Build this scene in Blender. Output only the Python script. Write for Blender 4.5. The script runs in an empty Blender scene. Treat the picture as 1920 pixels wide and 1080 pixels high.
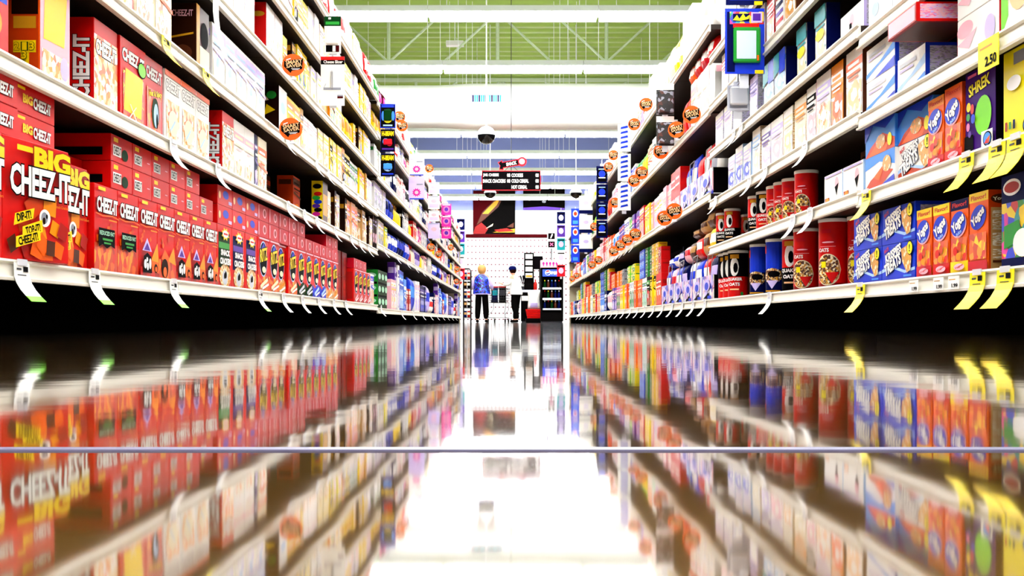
import bpy, math, random
from math import sin, cos, pi, radians
from mathutils import Vector, Matrix

S = bpy.context.scene
COL = S.collection
random.seed(7)
# ------------------------------------------------------------------ camera numbers
FPX, CX, CY, CAMH = 1900.0, 962.0, 603.0, 0.03      # focal length and vanishing point for a 1920x1080 frame
XF = 1.10                                            # the price rails stand 1.10 m to each side of the lens
XP = 1.125                                           # front faces of the goods


def yd(px, X=XP):
    """distance along the aisle of a point on the plane x = +-X seen at column px"""
    return FPX * X / abs(px - CX)


def zat(px, py, X=XP):
    return CAMH + (CY - py) * X / abs(px - CX)


def at(px, py, d):
    return Vector(((px - CX) * d / FPX, d, CAMH + (CY - py) * d / FPX))


# ------------------------------------------------------------------ materials
def lin(c):
    return c / 12.92 if c <= .04045 else ((c + .055) / 1.055) ** 2.4


def rgb(h):
    return tuple(lin(int(h[i:i + 2], 16) / 255) for i in (0, 2, 4)) + (1,)


HEX = dict(white='f4f2ee', cream='efe2bd', ivory='e8dcc4', grey='8d8f9c', lgrey='c4c6d2', dgrey='3a3a40', black='040303', ink='060406',
           red='cc0402', dred='7c0402', brick='a00c04', maroon='3c0206', crimson='c2021c', pink='f06aa0', rose='f4b3c0', magenta='d4188c',
           orange='ee5a02', dorange='c43602', amber='f08c02', peach='f6c08a', yellow='f6d000', lemon='f2e210', gold='c98d14', tan='b98a4e',
           brown='4a1e08', dbrown='1c0a04', choc='280e04', green='1a8a2a', dgreen='04300e', lime='6ecc08', mint='a8e0c0', teal='0a8f98',
           blue='0a30c0', navy='040a40', sky='3a8ae8', lblue='a8ccf4', violet='4a1c90', lavender='c8b8ee', purple='3a0f6a', beige='cdbf9c')
MATS = {}


def M(name, rough=.38, spec=.3, metal=0.0, emit=None):
    key = name
    if key in MATS:
        return MATS[key]
    m = bpy.data.materials.new(name)
    m.use_nodes = True
    b = m.node_tree.nodes['Principled BSDF']
    b.inputs['Base Color'].default_value = rgb(HEX[name])
    b.inputs['Roughness'].default_value = rough
    b.inputs['Specular IOR Level'].default_value = spec
    MATS[key] = m
    return m


def matx(name, hexc, rough=.5, spec=.5, metal=0.0, emit=0.0, ehex=None):
    m = bpy.data.materials.new(name)
    m.use_nodes = True
    b = m.node_tree.nodes['Principled BSDF']
    b.inputs['Base Color'].default_value = rgb(hexc)
    b.inputs['Roughness'].default_value = rough
    b.inputs['Specular IOR Level'].default_value = spec
    b.inputs['Metallic'].default_value = metal
    if emit:
        b.inputs['Emission Color'].default_value = rgb(ehex or hexc)
        b.inputs['Emission Strength'].default_value = emit
    MATS[name] = m
    return m


def print_mat(name, cols, scale, kind='voronoi', rough=.38, stretch=(1, 1, 1)):
    """printed picture: cells or flecks of several inks"""
    m = bpy.data.materials.new(name)
    m.use_nodes = True
    nt = m.node_tree
    b = nt.nodes['Principled BSDF']
    tc = nt.nodes.new('ShaderNodeTexCoord')
    mp = nt.nodes.new('ShaderNodeMapping')
    mp.inputs['Scale'].default_value = stretch
    nt.links.new(tc.outputs['Object'], mp.inputs['Vector'])
    if kind == 'voronoi':
        t = nt.nodes.new('ShaderNodeTexVoronoi')
        t.inputs['Scale'].default_value = scale
        sep = nt.nodes.new('ShaderNodeSeparateColor')
        nt.links.new(mp.outputs[0], t.inputs['Vector'])
        nt.links.new(t.outputs['Color'], sep.inputs[0])
        src = sep.outputs[0]
    else:
        t = nt.nodes.new('ShaderNodeTexNoise')
        t.inputs['Scale'].default_value = scale
        t.inputs['Detail'].default_value = 3
        nt.links.new(mp.outputs[0], t.inputs['Vector'])
        src = t.outputs['Fac']
    r = nt.nodes.new('ShaderNodeValToRGB')
    r.color_ramp.interpolation = 'CONSTANT'
    n = len(cols)
    while len(r.color_ramp.elements) < n:
        r.color_ramp.elements.new(.5)
    for i, c in enumerate(cols):
        lo, hi = (0., 1.) if kind == 'voronoi' else (.3, .7)
        r.color_ramp.elements[i].position = lo + (hi - lo) * i / n
        r.color_ramp.elements[i].color = rgb(HEX[c])
    nt.links.new(src, r.inputs[0])
    nt.links.new(r.outputs[0], b.inputs['Base Color'])
    b.inputs['Roughness'].default_value = rough
    MATS[name] = m
    return m


for k in HEX:
    M(k, spec=.02 if k in ('black', 'ink', 'navy', 'dbrown', 'choc', 'dgrey', 'maroon', 'purple', 'dgreen') else .14, rough=.65 if k in ('black', 'ink', 'maroon') else .4)
print_mat('crackerpile', ['dorange', 'orange', 'red', 'amber', 'brick'], 55, stretch=(1, 1, .6))
print_mat('redprint', ['red', 'brick', 'red', 'dorange', 'red'], 40)
print_mat('oatprint', ['brown', 'tan', 'gold', 'cream', 'brown'], 150)
print_mat('treatprint', ['gold', 'tan', 'amber', 'cream', 'gold'], 120)
print_mat('foodprint', ['cream', 'amber', 'white', 'peach', 'orange'], 60)
print_mat('pastel', ['white', 'lavender', 'white', 'rose', 'lblue'], 45)
print_mat('swirl', ['orange', 'yellow', 'red', 'amber'], 28, 'noise')
print_mat('orangeprint', ['orange', 'amber', 'dorange', 'red', 'yellow'], 50)
print_mat('trayprint', ['white', 'lavender', 'violet', 'white', 'rose', 'blue'], 38, stretch=(1, 1, .5))
print_mat('vestprint', ['navy', 'blue', 'navy', 'blue', 'navy', 'blue', 'violet', 'navy', 'sky'], 26)
print_mat('netprint', ['black', 'dbrown', 'brown', 'black', 'grey'], 45)
print_mat('smallprint', ['grey', 'lgrey', 'lavender', 'lgrey'], 130, stretch=(1, 1, 4))
print_mat('tanprint', ['tan', 'beige', 'ivory', 'tan'], 120, stretch=(1, 1, 4))
print_mat('pinkprint', ['rose', 'pink', 'lavender', 'rose'], 130, stretch=(1, 1, 4))
print_mat('multi', ['red', 'green', 'blue', 'yellow', 'magenta', 'teal'], 34)
matx('rail', 'e9e4d6', .35)
matx('shelfmetal', '24140a', .5, .25)
matx('backboard', '0a0808', .8, .1)
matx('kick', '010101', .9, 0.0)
matx('post', 'cfc6a8', .5)
matx('steel', 'b8b8bc', .3, metal=.8)
matx('wire', '1a1a1c', .4)
matx('plasticclear', 'd9dbe2', .15)
matx('tubeglow', 'ffffff', .5, emit=40.0)
matx('reflector', 'f2f4f6', .4)
matx('ductpaint', 'f4f6f2', .45)
matx('skin', 'd9987a', .5)
matx('hair', 'c08a4a', .6)
matx('domeblack', '060607', .15)
matx('coolerlight', '0a3cff', .4, emit=.7)
matx('coolerwhite', 'eef2ff', .4, emit=2.0)
matx('screenwhite', 'c6d8e6', .3)


# ------------------------------------------------------------------ mesh collector
class MB:
    def __init__(s):
        s.v, s.f, s.m, s.mats = [], [], [], []

    def mi(s, mat):
        mat = MATS[mat] if isinstance(mat, str) else mat
        if mat not in s.mats:
            s.mats.append(mat)
        return s.mats.index(mat)

    def poly(s, pts, mat):
        b = len(s.v)
        s.v += [tuple(p) for p in pts]
        s.f.append(tuple(range(b, b + len(pts))))
        s.m.append(s.mi(mat))

    def raw(s, pts, faces, mat):
        b = len(s.v)
        s.v += [tuple(p) for p in pts]
        k = s.mi(mat)
        for f in faces:
            s.f.append(tuple(i + b for i in f))
            s.m.append(k)

    def box(s, x0, y0, z0, x1, y1, z1, mat, bev=0.0):
        if bev <= 0:
            p = [(x, y, z) for z in (z0, z1) for y in (y0, y1) for x in (x0, x1)]
            s.raw(p, [(0, 2, 3, 1), (4, 5, 7, 6), (0, 1, 5, 4), (2, 6, 7, 3), (0, 4, 6, 2), (1, 3, 7, 5)], mat)
            return
        pts, idx = [], {}
        X, Y, Z = (x0, x1), (y0, y1), (z0, z1)
        for i in (0, 1):
            for j in (0, 1):
                for k in (0, 1):
                    sx, sy, sz = (bev, -bev)[i], (bev, -bev)[j], (bev, -bev)[k]
                    idx[i, j, k, 0] = len(pts); pts.append((X[i], Y[j] + sy, Z[k] + sz))
                    idx[i, j, k, 1] = len(pts); pts.append((X[i] + sx, Y[j], Z[k] + sz))
                    idx[i, j, k, 2] = len(pts); pts.append((X[i] + sx, Y[j] + sy, Z[k]))
        F = []

        def add(*ks):
            F.append([idx[k] for k in ks])
        for a in (0, 1):
            add((a, 0, 0, 0), (a, 1, 0, 0), (a, 1, 1, 0), (a, 0, 1, 0))
            add((0, a, 0, 1), (1, a, 0, 1), (1, a, 1, 1), (0, a, 1, 1))
            add((0, 0, a, 2), (1, 0, a, 2), (1, 1, a, 2), (0, 1, a, 2))
            for b in (0, 1):
                add((a, b, 0, 0), (a, b, 1, 0), (a, b, 1, 1), (a, b, 0, 1))
                add((a, 0, b, 0), (a, 1, b, 0), (a, 1, b, 2), (a, 0, b, 2))
                add((0, a, b, 1), (1, a, b, 1), (1, a, b, 2), (0, a, b, 2))
                for c in (0, 1):
                    add((a, b, c, 0), (a, b, c, 1), (a, b, c, 2))
        c = Vector(((x0 + x1) / 2, (y0 + y1) / 2, (z0 + z1) / 2))
        G = []
        for f in F:
            p = [Vector(pts[i]) for i in f]
            n = (p[1] - p[0]).cross(p[2] - p[0])
            G.append(f if n.dot(sum(p, Vector()) / len(p) - c) > 0 else f[::-1])
        s.raw(pts, G, mat)

    def tube(s, a, b, r, mat, n=8, r2=None, caps=True):
        a, b = Vector(a), Vector(b)
        r2 = r if r2 is None else r2
        d = (b - a).normalized()
        u = d.orthogonal().normalized()
        w = d.cross(u)
        pts = []
        for c, q in ((a, r), (b, r2)):
            for i in range(n):
                t = 2 * pi * i / n
                pts.append(c + (u * cos(t) + w * sin(t)) * q)
        F = [(i, (i + 1) % n, n + (i + 1) % n, n + i) for i in range(n)]
        if caps:
            F += [tuple(range(n))[::-1], tuple(range(n, 2 * n))]
        s.raw(pts, F, mat)

    def path(s, pts, r, mat, n=6):
        for a, b in zip(pts, pts[1:]):
            s.tube(a, b, r, mat, n)

    def lathe(s, prof, mat, n=24, c=(0, 0, 0)):
        """prof: (radius, z) pairs"""
        pts, F = [], []
        for r, z in prof:
            for i in range(n):
                t = 2 * pi * i / n
                pts.append((c[0] + r * cos(t), c[1] + r * sin(t), c[2] + z))
        for k in range(len(prof) - 1):
            for i in range(n):
                j = (i + 1) % n
                F.append((k * n + i, k * n + j, (k + 1) * n + j, (k + 1) * n + i))
        s.raw(pts, F, mat)

    def mesh(s, name, smooth=False):
        me = bpy.data.meshes.new(name)
        me.from_pydata(s.v, [], s.f)
        for m in s.mats:
            me.materials.append(m)
        me.polygons.foreach_set('material_index', s.m)
        if smooth:
            me.polygons.foreach_set('use_smooth', [True] * len(s.f))
            me.set_sharp_from_angle(angle=radians(40))
        me.update()
        return me


GL = {}


def glyphs(txt, off):
    k = (txt, off)
    if k not in GL:
        cu = bpy.data.curves.new('lettering', 'FONT')
        cu.body = txt
        cu.resolution_u = 2
        cu.offset = off
        cu.space_character = .96
        cu.space_line = .85
        cu.align_x = 'CENTER'
        o = bpy.data.objects.new('lettering', cu)
        COL.objects.link(o)
        dg = bpy.context.evaluated_depsgraph_get()
        ev = o.evaluated_get(dg)
        me = ev.to_mesh()
        v = [(p.co.x, p.co.y) for p in me.vertices]
        f = [tuple(p.vertices) for p in me.polygons]
        ev.to_mesh_clear()
        bpy.data.objects.remove(o)
        bpy.data.curves.remove(cu)
        GL[k] = (v, f)
    return GL[k]


class Face:
    """a printable face: origin, U and V unit vectors, size, outward normal"""
    def __init__(s, mb, o, U, V, w, h, n):
        s.mb, s.o, s.U, s.V, s.w, s.h, s.n, s.k = mb, Vector(o), Vector(U), Vector(V), w, h, Vector(n), 0

    def P(s, u, v):
        return s.o + s.U * (u * s.w) + s.V * (v * s.h) + s.n * (.0005 * s.k)

    def shape(s, pts, mat):
        s.mb.poly([s.P(*p) for p in pts], mat)

    def op(s, o):
        s.k += 1
        t = o[0]
        if t == 'r':
            _, u0, v0, u1, v1, mat = o
            s.shape([(u0, v0), (u1, v0), (u1, v1), (u0, v1)], mat)
        elif t == 'p':
            s.shape(o[1], o[2])
        elif t == 'e':
            _, cu, cv, ru, rv, mat = o[:6]
            rot = radians(o[6]) if len(o) > 6 else 0
            pts = []
            for i in range(20):
                a, b = ru * s.w * cos(i * pi / 10), rv * s.h * sin(i * pi / 10)
                pts.append((cu + (a * cos(rot) - b * sin(rot)) / s.w, cv + (a * sin(rot) + b * cos(rot)) / s.h))
            s.shape(pts, mat)
        elif t == 't':
            s.text(*o[1:])

    def text(s, txt, u0, v0, u1, v1, mat, out=None, rot=0, bold=.035):
        v, f = glyphs(txt, bold)
        x0, x1 = min(p[0] for p in v), max(p[0] for p in v)
        y0, y1 = min(p[1] for p in v), max(p[1] for p in v)
        W, H = (u1 - u0) * s.w, (v1 - v0) * s.h
        if abs(rot) == 90:
            W, H = H, W
        sx, sy = W / max(x1 - x0, 1e-6), H / max(y1 - y0, 1e-6)
        cx, cy = (u0 + u1) / 2, (v0 + v1) / 2
        ra = radians(rot)

        def put(v, f, mat):
            pts = []
            for x, y in v:
                a, b = (x - (x0 + x1) / 2) * sx, (y - (y0 + y1) / 2) * sy
                a, b = a * cos(ra) - b * sin(ra), a * sin(ra) + b * cos(ra)
                pts.append(s.P(cx + a / s.w, cy + b / s.h))
            s.mb.raw(pts, f, mat)
        if out:
            put(*glyphs(txt, bold + .038), out)
            s.k += 1
        put(v, f, mat)


def carton(name, w, h, d, body, ops, bev=.0015):
    """front face at y=0 looking along -Y, standing on z=0, centred on x=0. ops: (face letter, op...)"""
    mb = MB()
    mb.box(-w / 2, 0, 0, w / 2, d, h, body, bev)
    fs = dict(f=Face(mb, (-w / 2, 0, 0), (1, 0, 0), (0, 0, 1), w, h, (0, -1, 0)),
              l=Face(mb, (-w / 2, d, 0), (0, -1, 0), (0, 0, 1), d, h, (-1, 0, 0)),
              r=Face(mb, (w / 2, 0, 0), (0, 1, 0), (0, 0, 1), d, h, (1, 0, 0)),
              b=Face(mb, (-w / 2, d, 0), (1, 0, 0), (0, -1, 0), w, d, (0, 0, -1)))
    for o in ops:
        fs[o[0]].op(o[1:])
    return mb.mesh(name)


def link(name, me, parent=None, loc=(0, 0, 0), rz=0.0, rot=None):
    o = bpy.data.objects.new(name, me)
    COL.objects.link(o)
    o.parent = parent
    o.location = loc
    o.rotation_euler = rot if rot else (0, 0, rz)
    return o


THINGS = []          # (object, base label, sort key, tail) - labels are made unique at the end


def tag(o, label, cat, group=None, key=None, tail='', own=False):
    o['category'] = cat
    if group:
        o['group'] = group
    if own:
        o['label'] = label
    else:
        THINGS.append((o, label, key if key is not None else o.location.y, tail))
    return o


def structure(name, me, loc=(0, 0, 0)):
    o = link(name, me, None, loc)
    o['kind'] = 'structure'
    return o


SHELF_WORD = {0: 'bottom shelf', 1: 'second shelf', 2: 'third shelf', 3: 'fourth shelf', 4: 'fifth shelf', 5: 'top shelf'}
SIDE_WORD = {-1: 'cracker shelving', 1: 'oatmeal shelving'}
LAST = {}


def shelf_tail(lev, side):
    return '%s %s shelf' % (('bottom', 'second', 'third', 'fourth', 'fifth', 'top')[lev], 'cracker' if side < 0 else 'oatmeal')




def put(design, side, z, y0, label, shelf, X=XP, rz=0.0, cat='carton', group=None, lift=None, w=None):
    """design: (name, mesh, width, [(part name, mesh)]); y0: where it starts along the aisle"""
    name, me, dw, parts = design
    w = w or dw
    o = link(name, me, None, (side * X, y0 + w / 2, z + (0 if lift is None else lift)), -side * pi / 2 + radians(rz))
    for pn, pm in parts:
        link(pn, pm, o)
    tag(o, label, cat, group or '%ss on the %s of the %s' % (cat, SHELF_WORD[shelf], SIDE_WORD[side]), o.location.y,
        shelf_tail(shelf, side))
    LAST['y'] = y0 + w
    return o


def D(name, w, h, d, body, ops, parts=()):
    return (name, carton(name, w, h, d, body, ops), w, list(parts))


# ------------------------------------------------------------------ near designs (cracker side)
def squares(n, seed, v0, v1, mats, size=.12, asp=1.0):
    r = random.Random(seed)
    out = []
    for i in range(n):
        cu, cv, a, q = r.uniform(.1, .9), r.uniform(v0, v1), r.uniform(0, pi), size * r.uniform(.7, 1.1)
        pts = []
        for k in range(4):
            t = a + k * pi / 2
            u, v = cu + q * cos(t), cv + q * sin(t) * asp
            pts.append((min(.99, max(.01, u)), min(.995, max(.01, v))))
        out.append(('f', 'p', pts, mats[i % len(mats)]))
    return out


BIG = D('cracker_carton', .25, .268, .085, 'red',
        squares(12, 3, .06, .55, ['dorange', 'orange', 'brick', 'amber'], .13, .9) + squares(4, 9, .05, .2, ['orange', 'brown'], .12) +
        [('f', 'r', .16, .90, .42, .945, 'yellow'),
         ('f', 't', 'BIG', .40, .775, .97, .965, 'yellow', 'brick', 0, .05), ('f', 't', 'CHEEZ-IT', .05, .53, .96, .785, 'white', 'ink', 0, .04),
         ('f', 't', 'Baked Snack Crackers', .62, .475, .94, .50, 'amber', None, 0, .0),
         ('f', 'e', .55, .37, .085, .075, 'white'), ('f', 'e', .54, .37, .05, .05, 'grey'), ('f', 'e', .53, .345, .022, .03, 'dbrown'), ('f', 'e', .57, .385, .015, .02, 'ink'),
         ('f', 'p', [(.08, .27), (.36, .35), (.38, .44), (.1, .37)], 'yellow'), ('f', 't', 'DIP-IT!', .12, .325, .33, .395, 'ink', None, 14, .03),
         ('f', 'p', [(.2, .17), (.5, .25), (.49, .35), (.2, .27)], 'yellow'), ('f', 't', 'TOP-IT!', .24, .225, .46, .295, 'ink', None, 14, .03),
         ('f', 'p', [(.1, .09), (.46, .175), (.45, .26), (.1, .18)], 'yellow'), ('f', 't', 'CHEEZ-IT!', .13, .14, .42, .21, 'ink', None, 14, .03)])
BIGLID = D('cracker_carton', .25, .074, .26, 'red',
           [('f', 'r', .10, .80, .30, .92, 'yellow'), ('f', 't', 'BIG', .12, .34, .42, .66, 'yellow', None, 0, .05), ('f', 't', 'CHEEZ-IT', .43, .26, .92, .66, 'white', 'ink', 0, .04)])
CH_TOP = [('f', 'r', .12, .935, .42, .975, 'yellow'), ('f', 't', 'CHEEZ-IT', .05, .68, .95, .86, 'white', 'ink', 0, .045),
          ('f', 'p', [(0, .655), (.3, .635), (.7, .655), (1, .63), (1, .645), (.7, .67), (.3, .65), (0, .67)], 'orange'),
          ('f', 'r', .55, .60, .9, .615, 'amber')]
REDUCED = D('cracker_carton', .158, .236, .066, 'red', [('f', 'r', 0, 0, 1, .33, 'crackerpile')] + squares(5, 5, .33, .56, ['orange', 'dorange'], .07, .7) + CH_TOP +
            [('f', 'p', [(.1, .50), (.8, .50), (.8, .28), (.62, .31), (.45, .27), (.25, .31), (.1, .28)], 'ink'), ('f', 't', 'REDUCED FAT', .13, .42, .77, .47, 'mint', None, 0, .02),
             ('f', 'r', .25, .36, .68, .385, 'green'), ('f', 'r', .3, .32, .6, .34, 'green')])
COWBOX = D('cracker_carton', .158, .236, .066, 'red', squares(7, 8, .42, .58, ['orange', 'dorange'], .06, .7) + CH_TOP +
           [('f', 'r', 0, 0, 1, .12, 'redprint'), ('f', 'p', [(.55, .22), (.9, .46), (.98, .20)], 'amber'), ('f', 'p', [(.55, .22), (.98, .20), (.98, .06), (.6, .08)], 'orange'),
            ('f', 'e', .8, .12, .1, .06, 'dbrown'), ('f', 'e', .8, .11, .06, .035, 'orange'),
            ('f', 'p', [(.05, .33), (.55, .33), (.30, .50)], 'lavender'), ('f', 'p', [(.13, .34), (.46, .34), (.30, .44)], 'violet'),
            ('f', 'p', [(.08, .05), (.55, .05), (.5, .26), (.3, .31), (.1, .26)], 'ink'),
            ('f', 'e', .18, .16, .07, .06, 'white'), ('f', 'e', .3, .13, .05, .05, 'white'), ('f', 'e', .42, .17, .06, .07, 'white'), ('f', 'e', .25, .22, .05, .03, 'white')])
PYRBOX = D('cracker_carton', .158, .236, .066, 'red', squares(7, 18, .40, .58, ['orange', 'dorange'], .06, .7) + CH_TOP +
           [('f', 'r', 0, 0, 1, .26, 'crackerpile'), ('f', 'p', [(.5, .25), (.85, .45), (.98, .20)], 'amber'), ('f', 'p', [(.1, .26), (.3, .40), (.55, .3), (.5, .2)], 'orange'),
            ('f', 'e', .3, .14, .2, .13, 'dbrown'), ('f', 'e', .3, .09, .1, .07, 'orange')])
ENDFLAP = D('cracker_carton', .158, .076, .236, 'red', [('f', 'r', .12, .74, .32, .9, 'yellow'), ('f', 'r', .08, .22, .46, .62, 'white'),
            ('f', 't', 'CHEEZ-IT', .1, .27, .44, .57, 'ink', None, 0, .01), ('f', 'r', .72, .42, .86, .46, 'rose')])
ENDGREEN = D('cracker_carton', .158, .076, .236, 'red', [('f', 'r', .12, .74, .32, .9, 'yellow'), ('f', 'r', .08, .22, .46, .62, 'white'),
             ('f', 't', 'CHEEZ-IT', .1, .27, .44, .57, 'ink', None, 0, .01), ('f', 'e', .62, .36, .15, .22, 'dgreen'), ('l', 'r', .1, .2, .9, .5, 'ink')])


def snack(c1, c2):
    return D('cracker_carton', .195, .236, .066, 'red',
             [('f', 'r', .08, .30, .86, .88, c1), ('f', 'r', .10, .62, .84, .72, c2), ('f', 'e', .52, .17, .40, .20, 'treatprint'), ('f', 'e', .50, .15, .22, .15, 'cream'), ('f', 'e', .50, .15, .18, .125, 'lgrey'),
              ('f', 'e', .54, .19, .07, .06, 'ink'), ('f', 'e', .46, .17, .05, .05, 'ink')] +
             [('f', 'p', [(.5 + .30 * (1 if k % 2 else .62) * cos(k * pi / 8), .86 + .115 * (1 if k % 2 else .62) * sin(k * pi / 8)) for k in range(16)], 'yellow'),
              ('f', 'e', .5, .86, .2, .06, 'white'), ('f', 'r', .36, .845, .64, .875, 'red'),
              ('f', 't', 'SNACK', .16, .50, .80, .60, 'white', None, 0, .05), ('f', 't', 'CRACKERS', .10, .355, .85, .465, 'white', None, 0, .05)])


SNACKG, SNACKN = snack('dgreen', 'green'), snack('navy', 'violet')


def ritz(low, low2, name='cracker_carton'):
    return D(name, .2, .24, .066, 'red',
             [('f', 'r', 0, 0, 1, .30, 'orangeprint' if low is None else low), ('f', 'p', [(0, .30), (.3, .2), (.7, .34), (1, .24), (1, .42), (0, .40)], 'red'),
              ('f', 'e', .48, .60, .36, .335, 'lblue'), ('f', 'e', .48, .60, .33, .31, 'ink'), ('f', 'p', [(.28, .78), (.48, .915), (.68, .78)], 'blue'),
              ('f', 't', 'RITZ', .15, .56, .82, .80, 'yellow', 'ink', 8, .03), ('f', 'e', .5, .40, .17, .06, 'cream'),
              ('f', 'p', [(.15, .10), (.8, .26), (.85, .20), (.2, .04)], low2), ('f', 'p', [(.3, .06), (.9, .16), (.92, .12), (.35, .02)], 'white'),
              ('f', 'r', .05, .955, .95, .985, 'rose'), ('l', 'r', .15, .1, .85, .9, 'brick')])


RITZ, RITZG, RITZB, RITZO = ritz(None, 'cream'), ritz('dgreen', 'lgrey'), ritz('blue', 'lblue'), ritz('treatprint', 'amber')
OVALEND = D('cracker_carton', .2, .074, .236, 'red', [('f', 'e', .55, .6, .2, .22, 'blue'), ('f', 'e', .13, .5, .07, .2, 'peach'), ('f', 'r', .72, .15, .95, .32, 'lavender')])
RITZEND = D('cracker_carton', .2, .072, .236, 'crimson', [('f', 'e', .62, .5, .16, .3, 'rose'), ('f', 'e', .62, .5, .1, .2, 'brick'), ('f', 'r', .05, .1, .12, .9, 'rose')])
LONGRED = D('cracker_carton', .2, .17, .15, 'dred', [('f', 'e', .5, .7, .22, .2, 'brick'), ('f', 'e', .5, .28, .22, .2, 'brick'), ('l', 'e', .5, .7, .24, .18, 'brick'), ('l', 'e', .5, .28, .24, .18, 'brick')])

# cartons of the upper cracker shelves; the cartoon figures the photo shows are left out
def cheese(body, panel, extra, side_text=True, w=.158):
    ops = [('f', 't', 'CHEEZ-IT', .07, .72, .93, .88, 'white', 'ink', 0, .045), ('f', 'r', .1, .06, .9, .60, panel)] + extra
    if side_text:
        ops += [('l', 't', 'CHEEZ-IT', .18, .12, .82, .76, 'white', 'ink', 90, .04), ('l', 'r', .1, .02, .5, .06, 'orange')]
    return D('cracker_carton', w, .236, .068, body, ops)


CZPARTY = cheese('red', 'orangeprint', [('f', 'p', [(.12, .12), (.8, .10), (.86, .62), (.18, .64)], 'yellow'), ('f', 'e', .82, .73, .17, .10, 'ink'), ('f', 'e', .82, .73, .15, .085, 'lime'),
                                       ('f', 'p', [(.3, .05), (.34, .05), (.6, .22), (.56, .22)], 'cream'), ('f', 'p', [(.55, .05), (.6, .05), (.36, .22), (.32, .22)], 'cream')], True, .2)
CZHOT = cheese('red', 'crackerpile', [('f', 't', 'Hot & Spicy', .2, .50, .92, .60, 'yellow', 'ink', 8, .04), ('f', 'e', .55, .30, .2, .2, 'dgreen'), ('f', 'e', .57, .27, .13, .16, 'lblue'), ('f', 'e', .62, .2, .05, .1, 'ink')])
CZGLARE = cheese('white', 'foodprint', [('f', 'r', 0, .92, 1, 1, 'orange'), ('f', 'e', .5, .3, .3, .18, 'cream'), ('f', 'p', [(.3, .2), (.6, .36), (.62, .33), (.34, .17)], 'lblue')])  # red cartons in glare: the blown-out white is put into the body colour
CZRED = D('cracker_carton', .16, .236, .068, 'red', [('l', 't', 'CHEEZ-IT', .16, .08, .84, .80, 'white', 'ink', 90, .04), ('f', 'r', 0, 0, 1, .82, 'foodprint'), ('f', 't', 'CHEEZ-IT', .06, .60, .94, .78, 'white', 'ink', 0, .045)])
GAMEBOX = D('cracker_carton', .16, .24, .09, 'orange', [('l', 'r', .04, 0, .96, 1, 'dorange'), ('l', 'r', .25, .62, .95, .97, 'dbrown'), ('l', 'r', .3, .48, .9, .60, 'gold'),
            ('l', 'p', [(.3, .36), (.9, .36), (.9, .24), (.72, .24), (.72, .06), (.5, .06), (.5, .24), (.3, .24)], 'yellow')] +
            [('l', 't', t, u, v, u + .13, v + .08, 'yellow', 'dgreen', 0, .03) for t, u, v in (('2', .33, .26), ('1', .54, .26), ('3', .74, .26), ('3', .54, .17), ('2', .54, .07))] +
            [('f', 'r', 0, 0, 1, 1, 'rose'), ('f', 'p', [(.1, .40), (.8, .42), (.9, .98), (.15, .98)], 'yellow'), ('f', 'r', .05, .05, .95, .3, 'foodprint'), ('f', 'e', .8, .2, .15, .12, 'lavender')])
RAINBOW = D('cracker_carton', .16, .24, .09, 'red', [('f', 'r', .05, .5, .95, .7, 'blue'), ('f', 'r', .05, .7, .95, .85, 'green'), ('f', 'e', .5, .3, .3, .16, 'amber'), ('f', 'e', .5, .3, .22, .11, 'yellow')])


def mixmat(*cols):
    k = 'mix_' + '_'.join(cols)
    if k not in MATS:
        print_mat(k, list(cols), 52, stretch=(1, 1, .8))
    return k


def splash(cu, cv, ru, rv, seed, n=14):
    r = random.Random(seed)
    out = []
    for i in range(n):
        q = r.uniform(.72, 1.1)
        out.append((min(.99, max(.01, cu + ru * q * cos(2 * pi * i / n))), min(.99, max(.01, cv + rv * q * sin(2 * pi * i / n)))))
    return out


def simple(name, w, h, d, body, band, blob, strip='white', side=None, seed=0):
    r = random.Random(seed + int(w * 977) + int(h * 1313) + len(body) * 7 + len(blob))
    t = r.uniform(.66, .8)
    a = r.uniform(.18, .42)
    plain = lambda c: c if c in HEX else 'cream'
    ops = [('f', 'r', 0, t, 1, t + r.uniform(.1, .18), band), ('f', 'r', .1, t + .03, r.uniform(.6, .9), t + .075, strip),
           ('f', 'r', .05, .05, .95, a * 1.5, mixmat(plain(blob), body, plain(blob), plain(band), strip)),
           ('f', 'p', splash(r.uniform(.42, .58), a, r.uniform(.26, .4), a * r.uniform(.55, .8), seed + 5), blob),
           ('f', 'p', splash(r.uniform(.4, .6), a + .02, .16, a * .3, seed + 9), strip), ('f', 'r', .08, t - .11, .92, t - .07, strip), ('f', 'r', .2, t - .17, .7, t - .145, band)]
    if r.random() < .5:
        ops += [('f', 'p', [(0, t - .22), (1, t - .3), (1, t - .25), (0, t - .17)], band)]
    if side:
        ops += [(q, 'r', 0, 0, 1, 1, side) for q in 'lr']
    ops += [(q, 'r', .12, t, .88, t + .12, band) for q in 'lr']
    key = (name, w, h, d, body, band, blob, strip, side)
    if key not in CACHE:
        CACHE[key] = carton(name, w, h, d, body, ops)
    return (name, CACHE[key], w, [])


CACHE = {}


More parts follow.
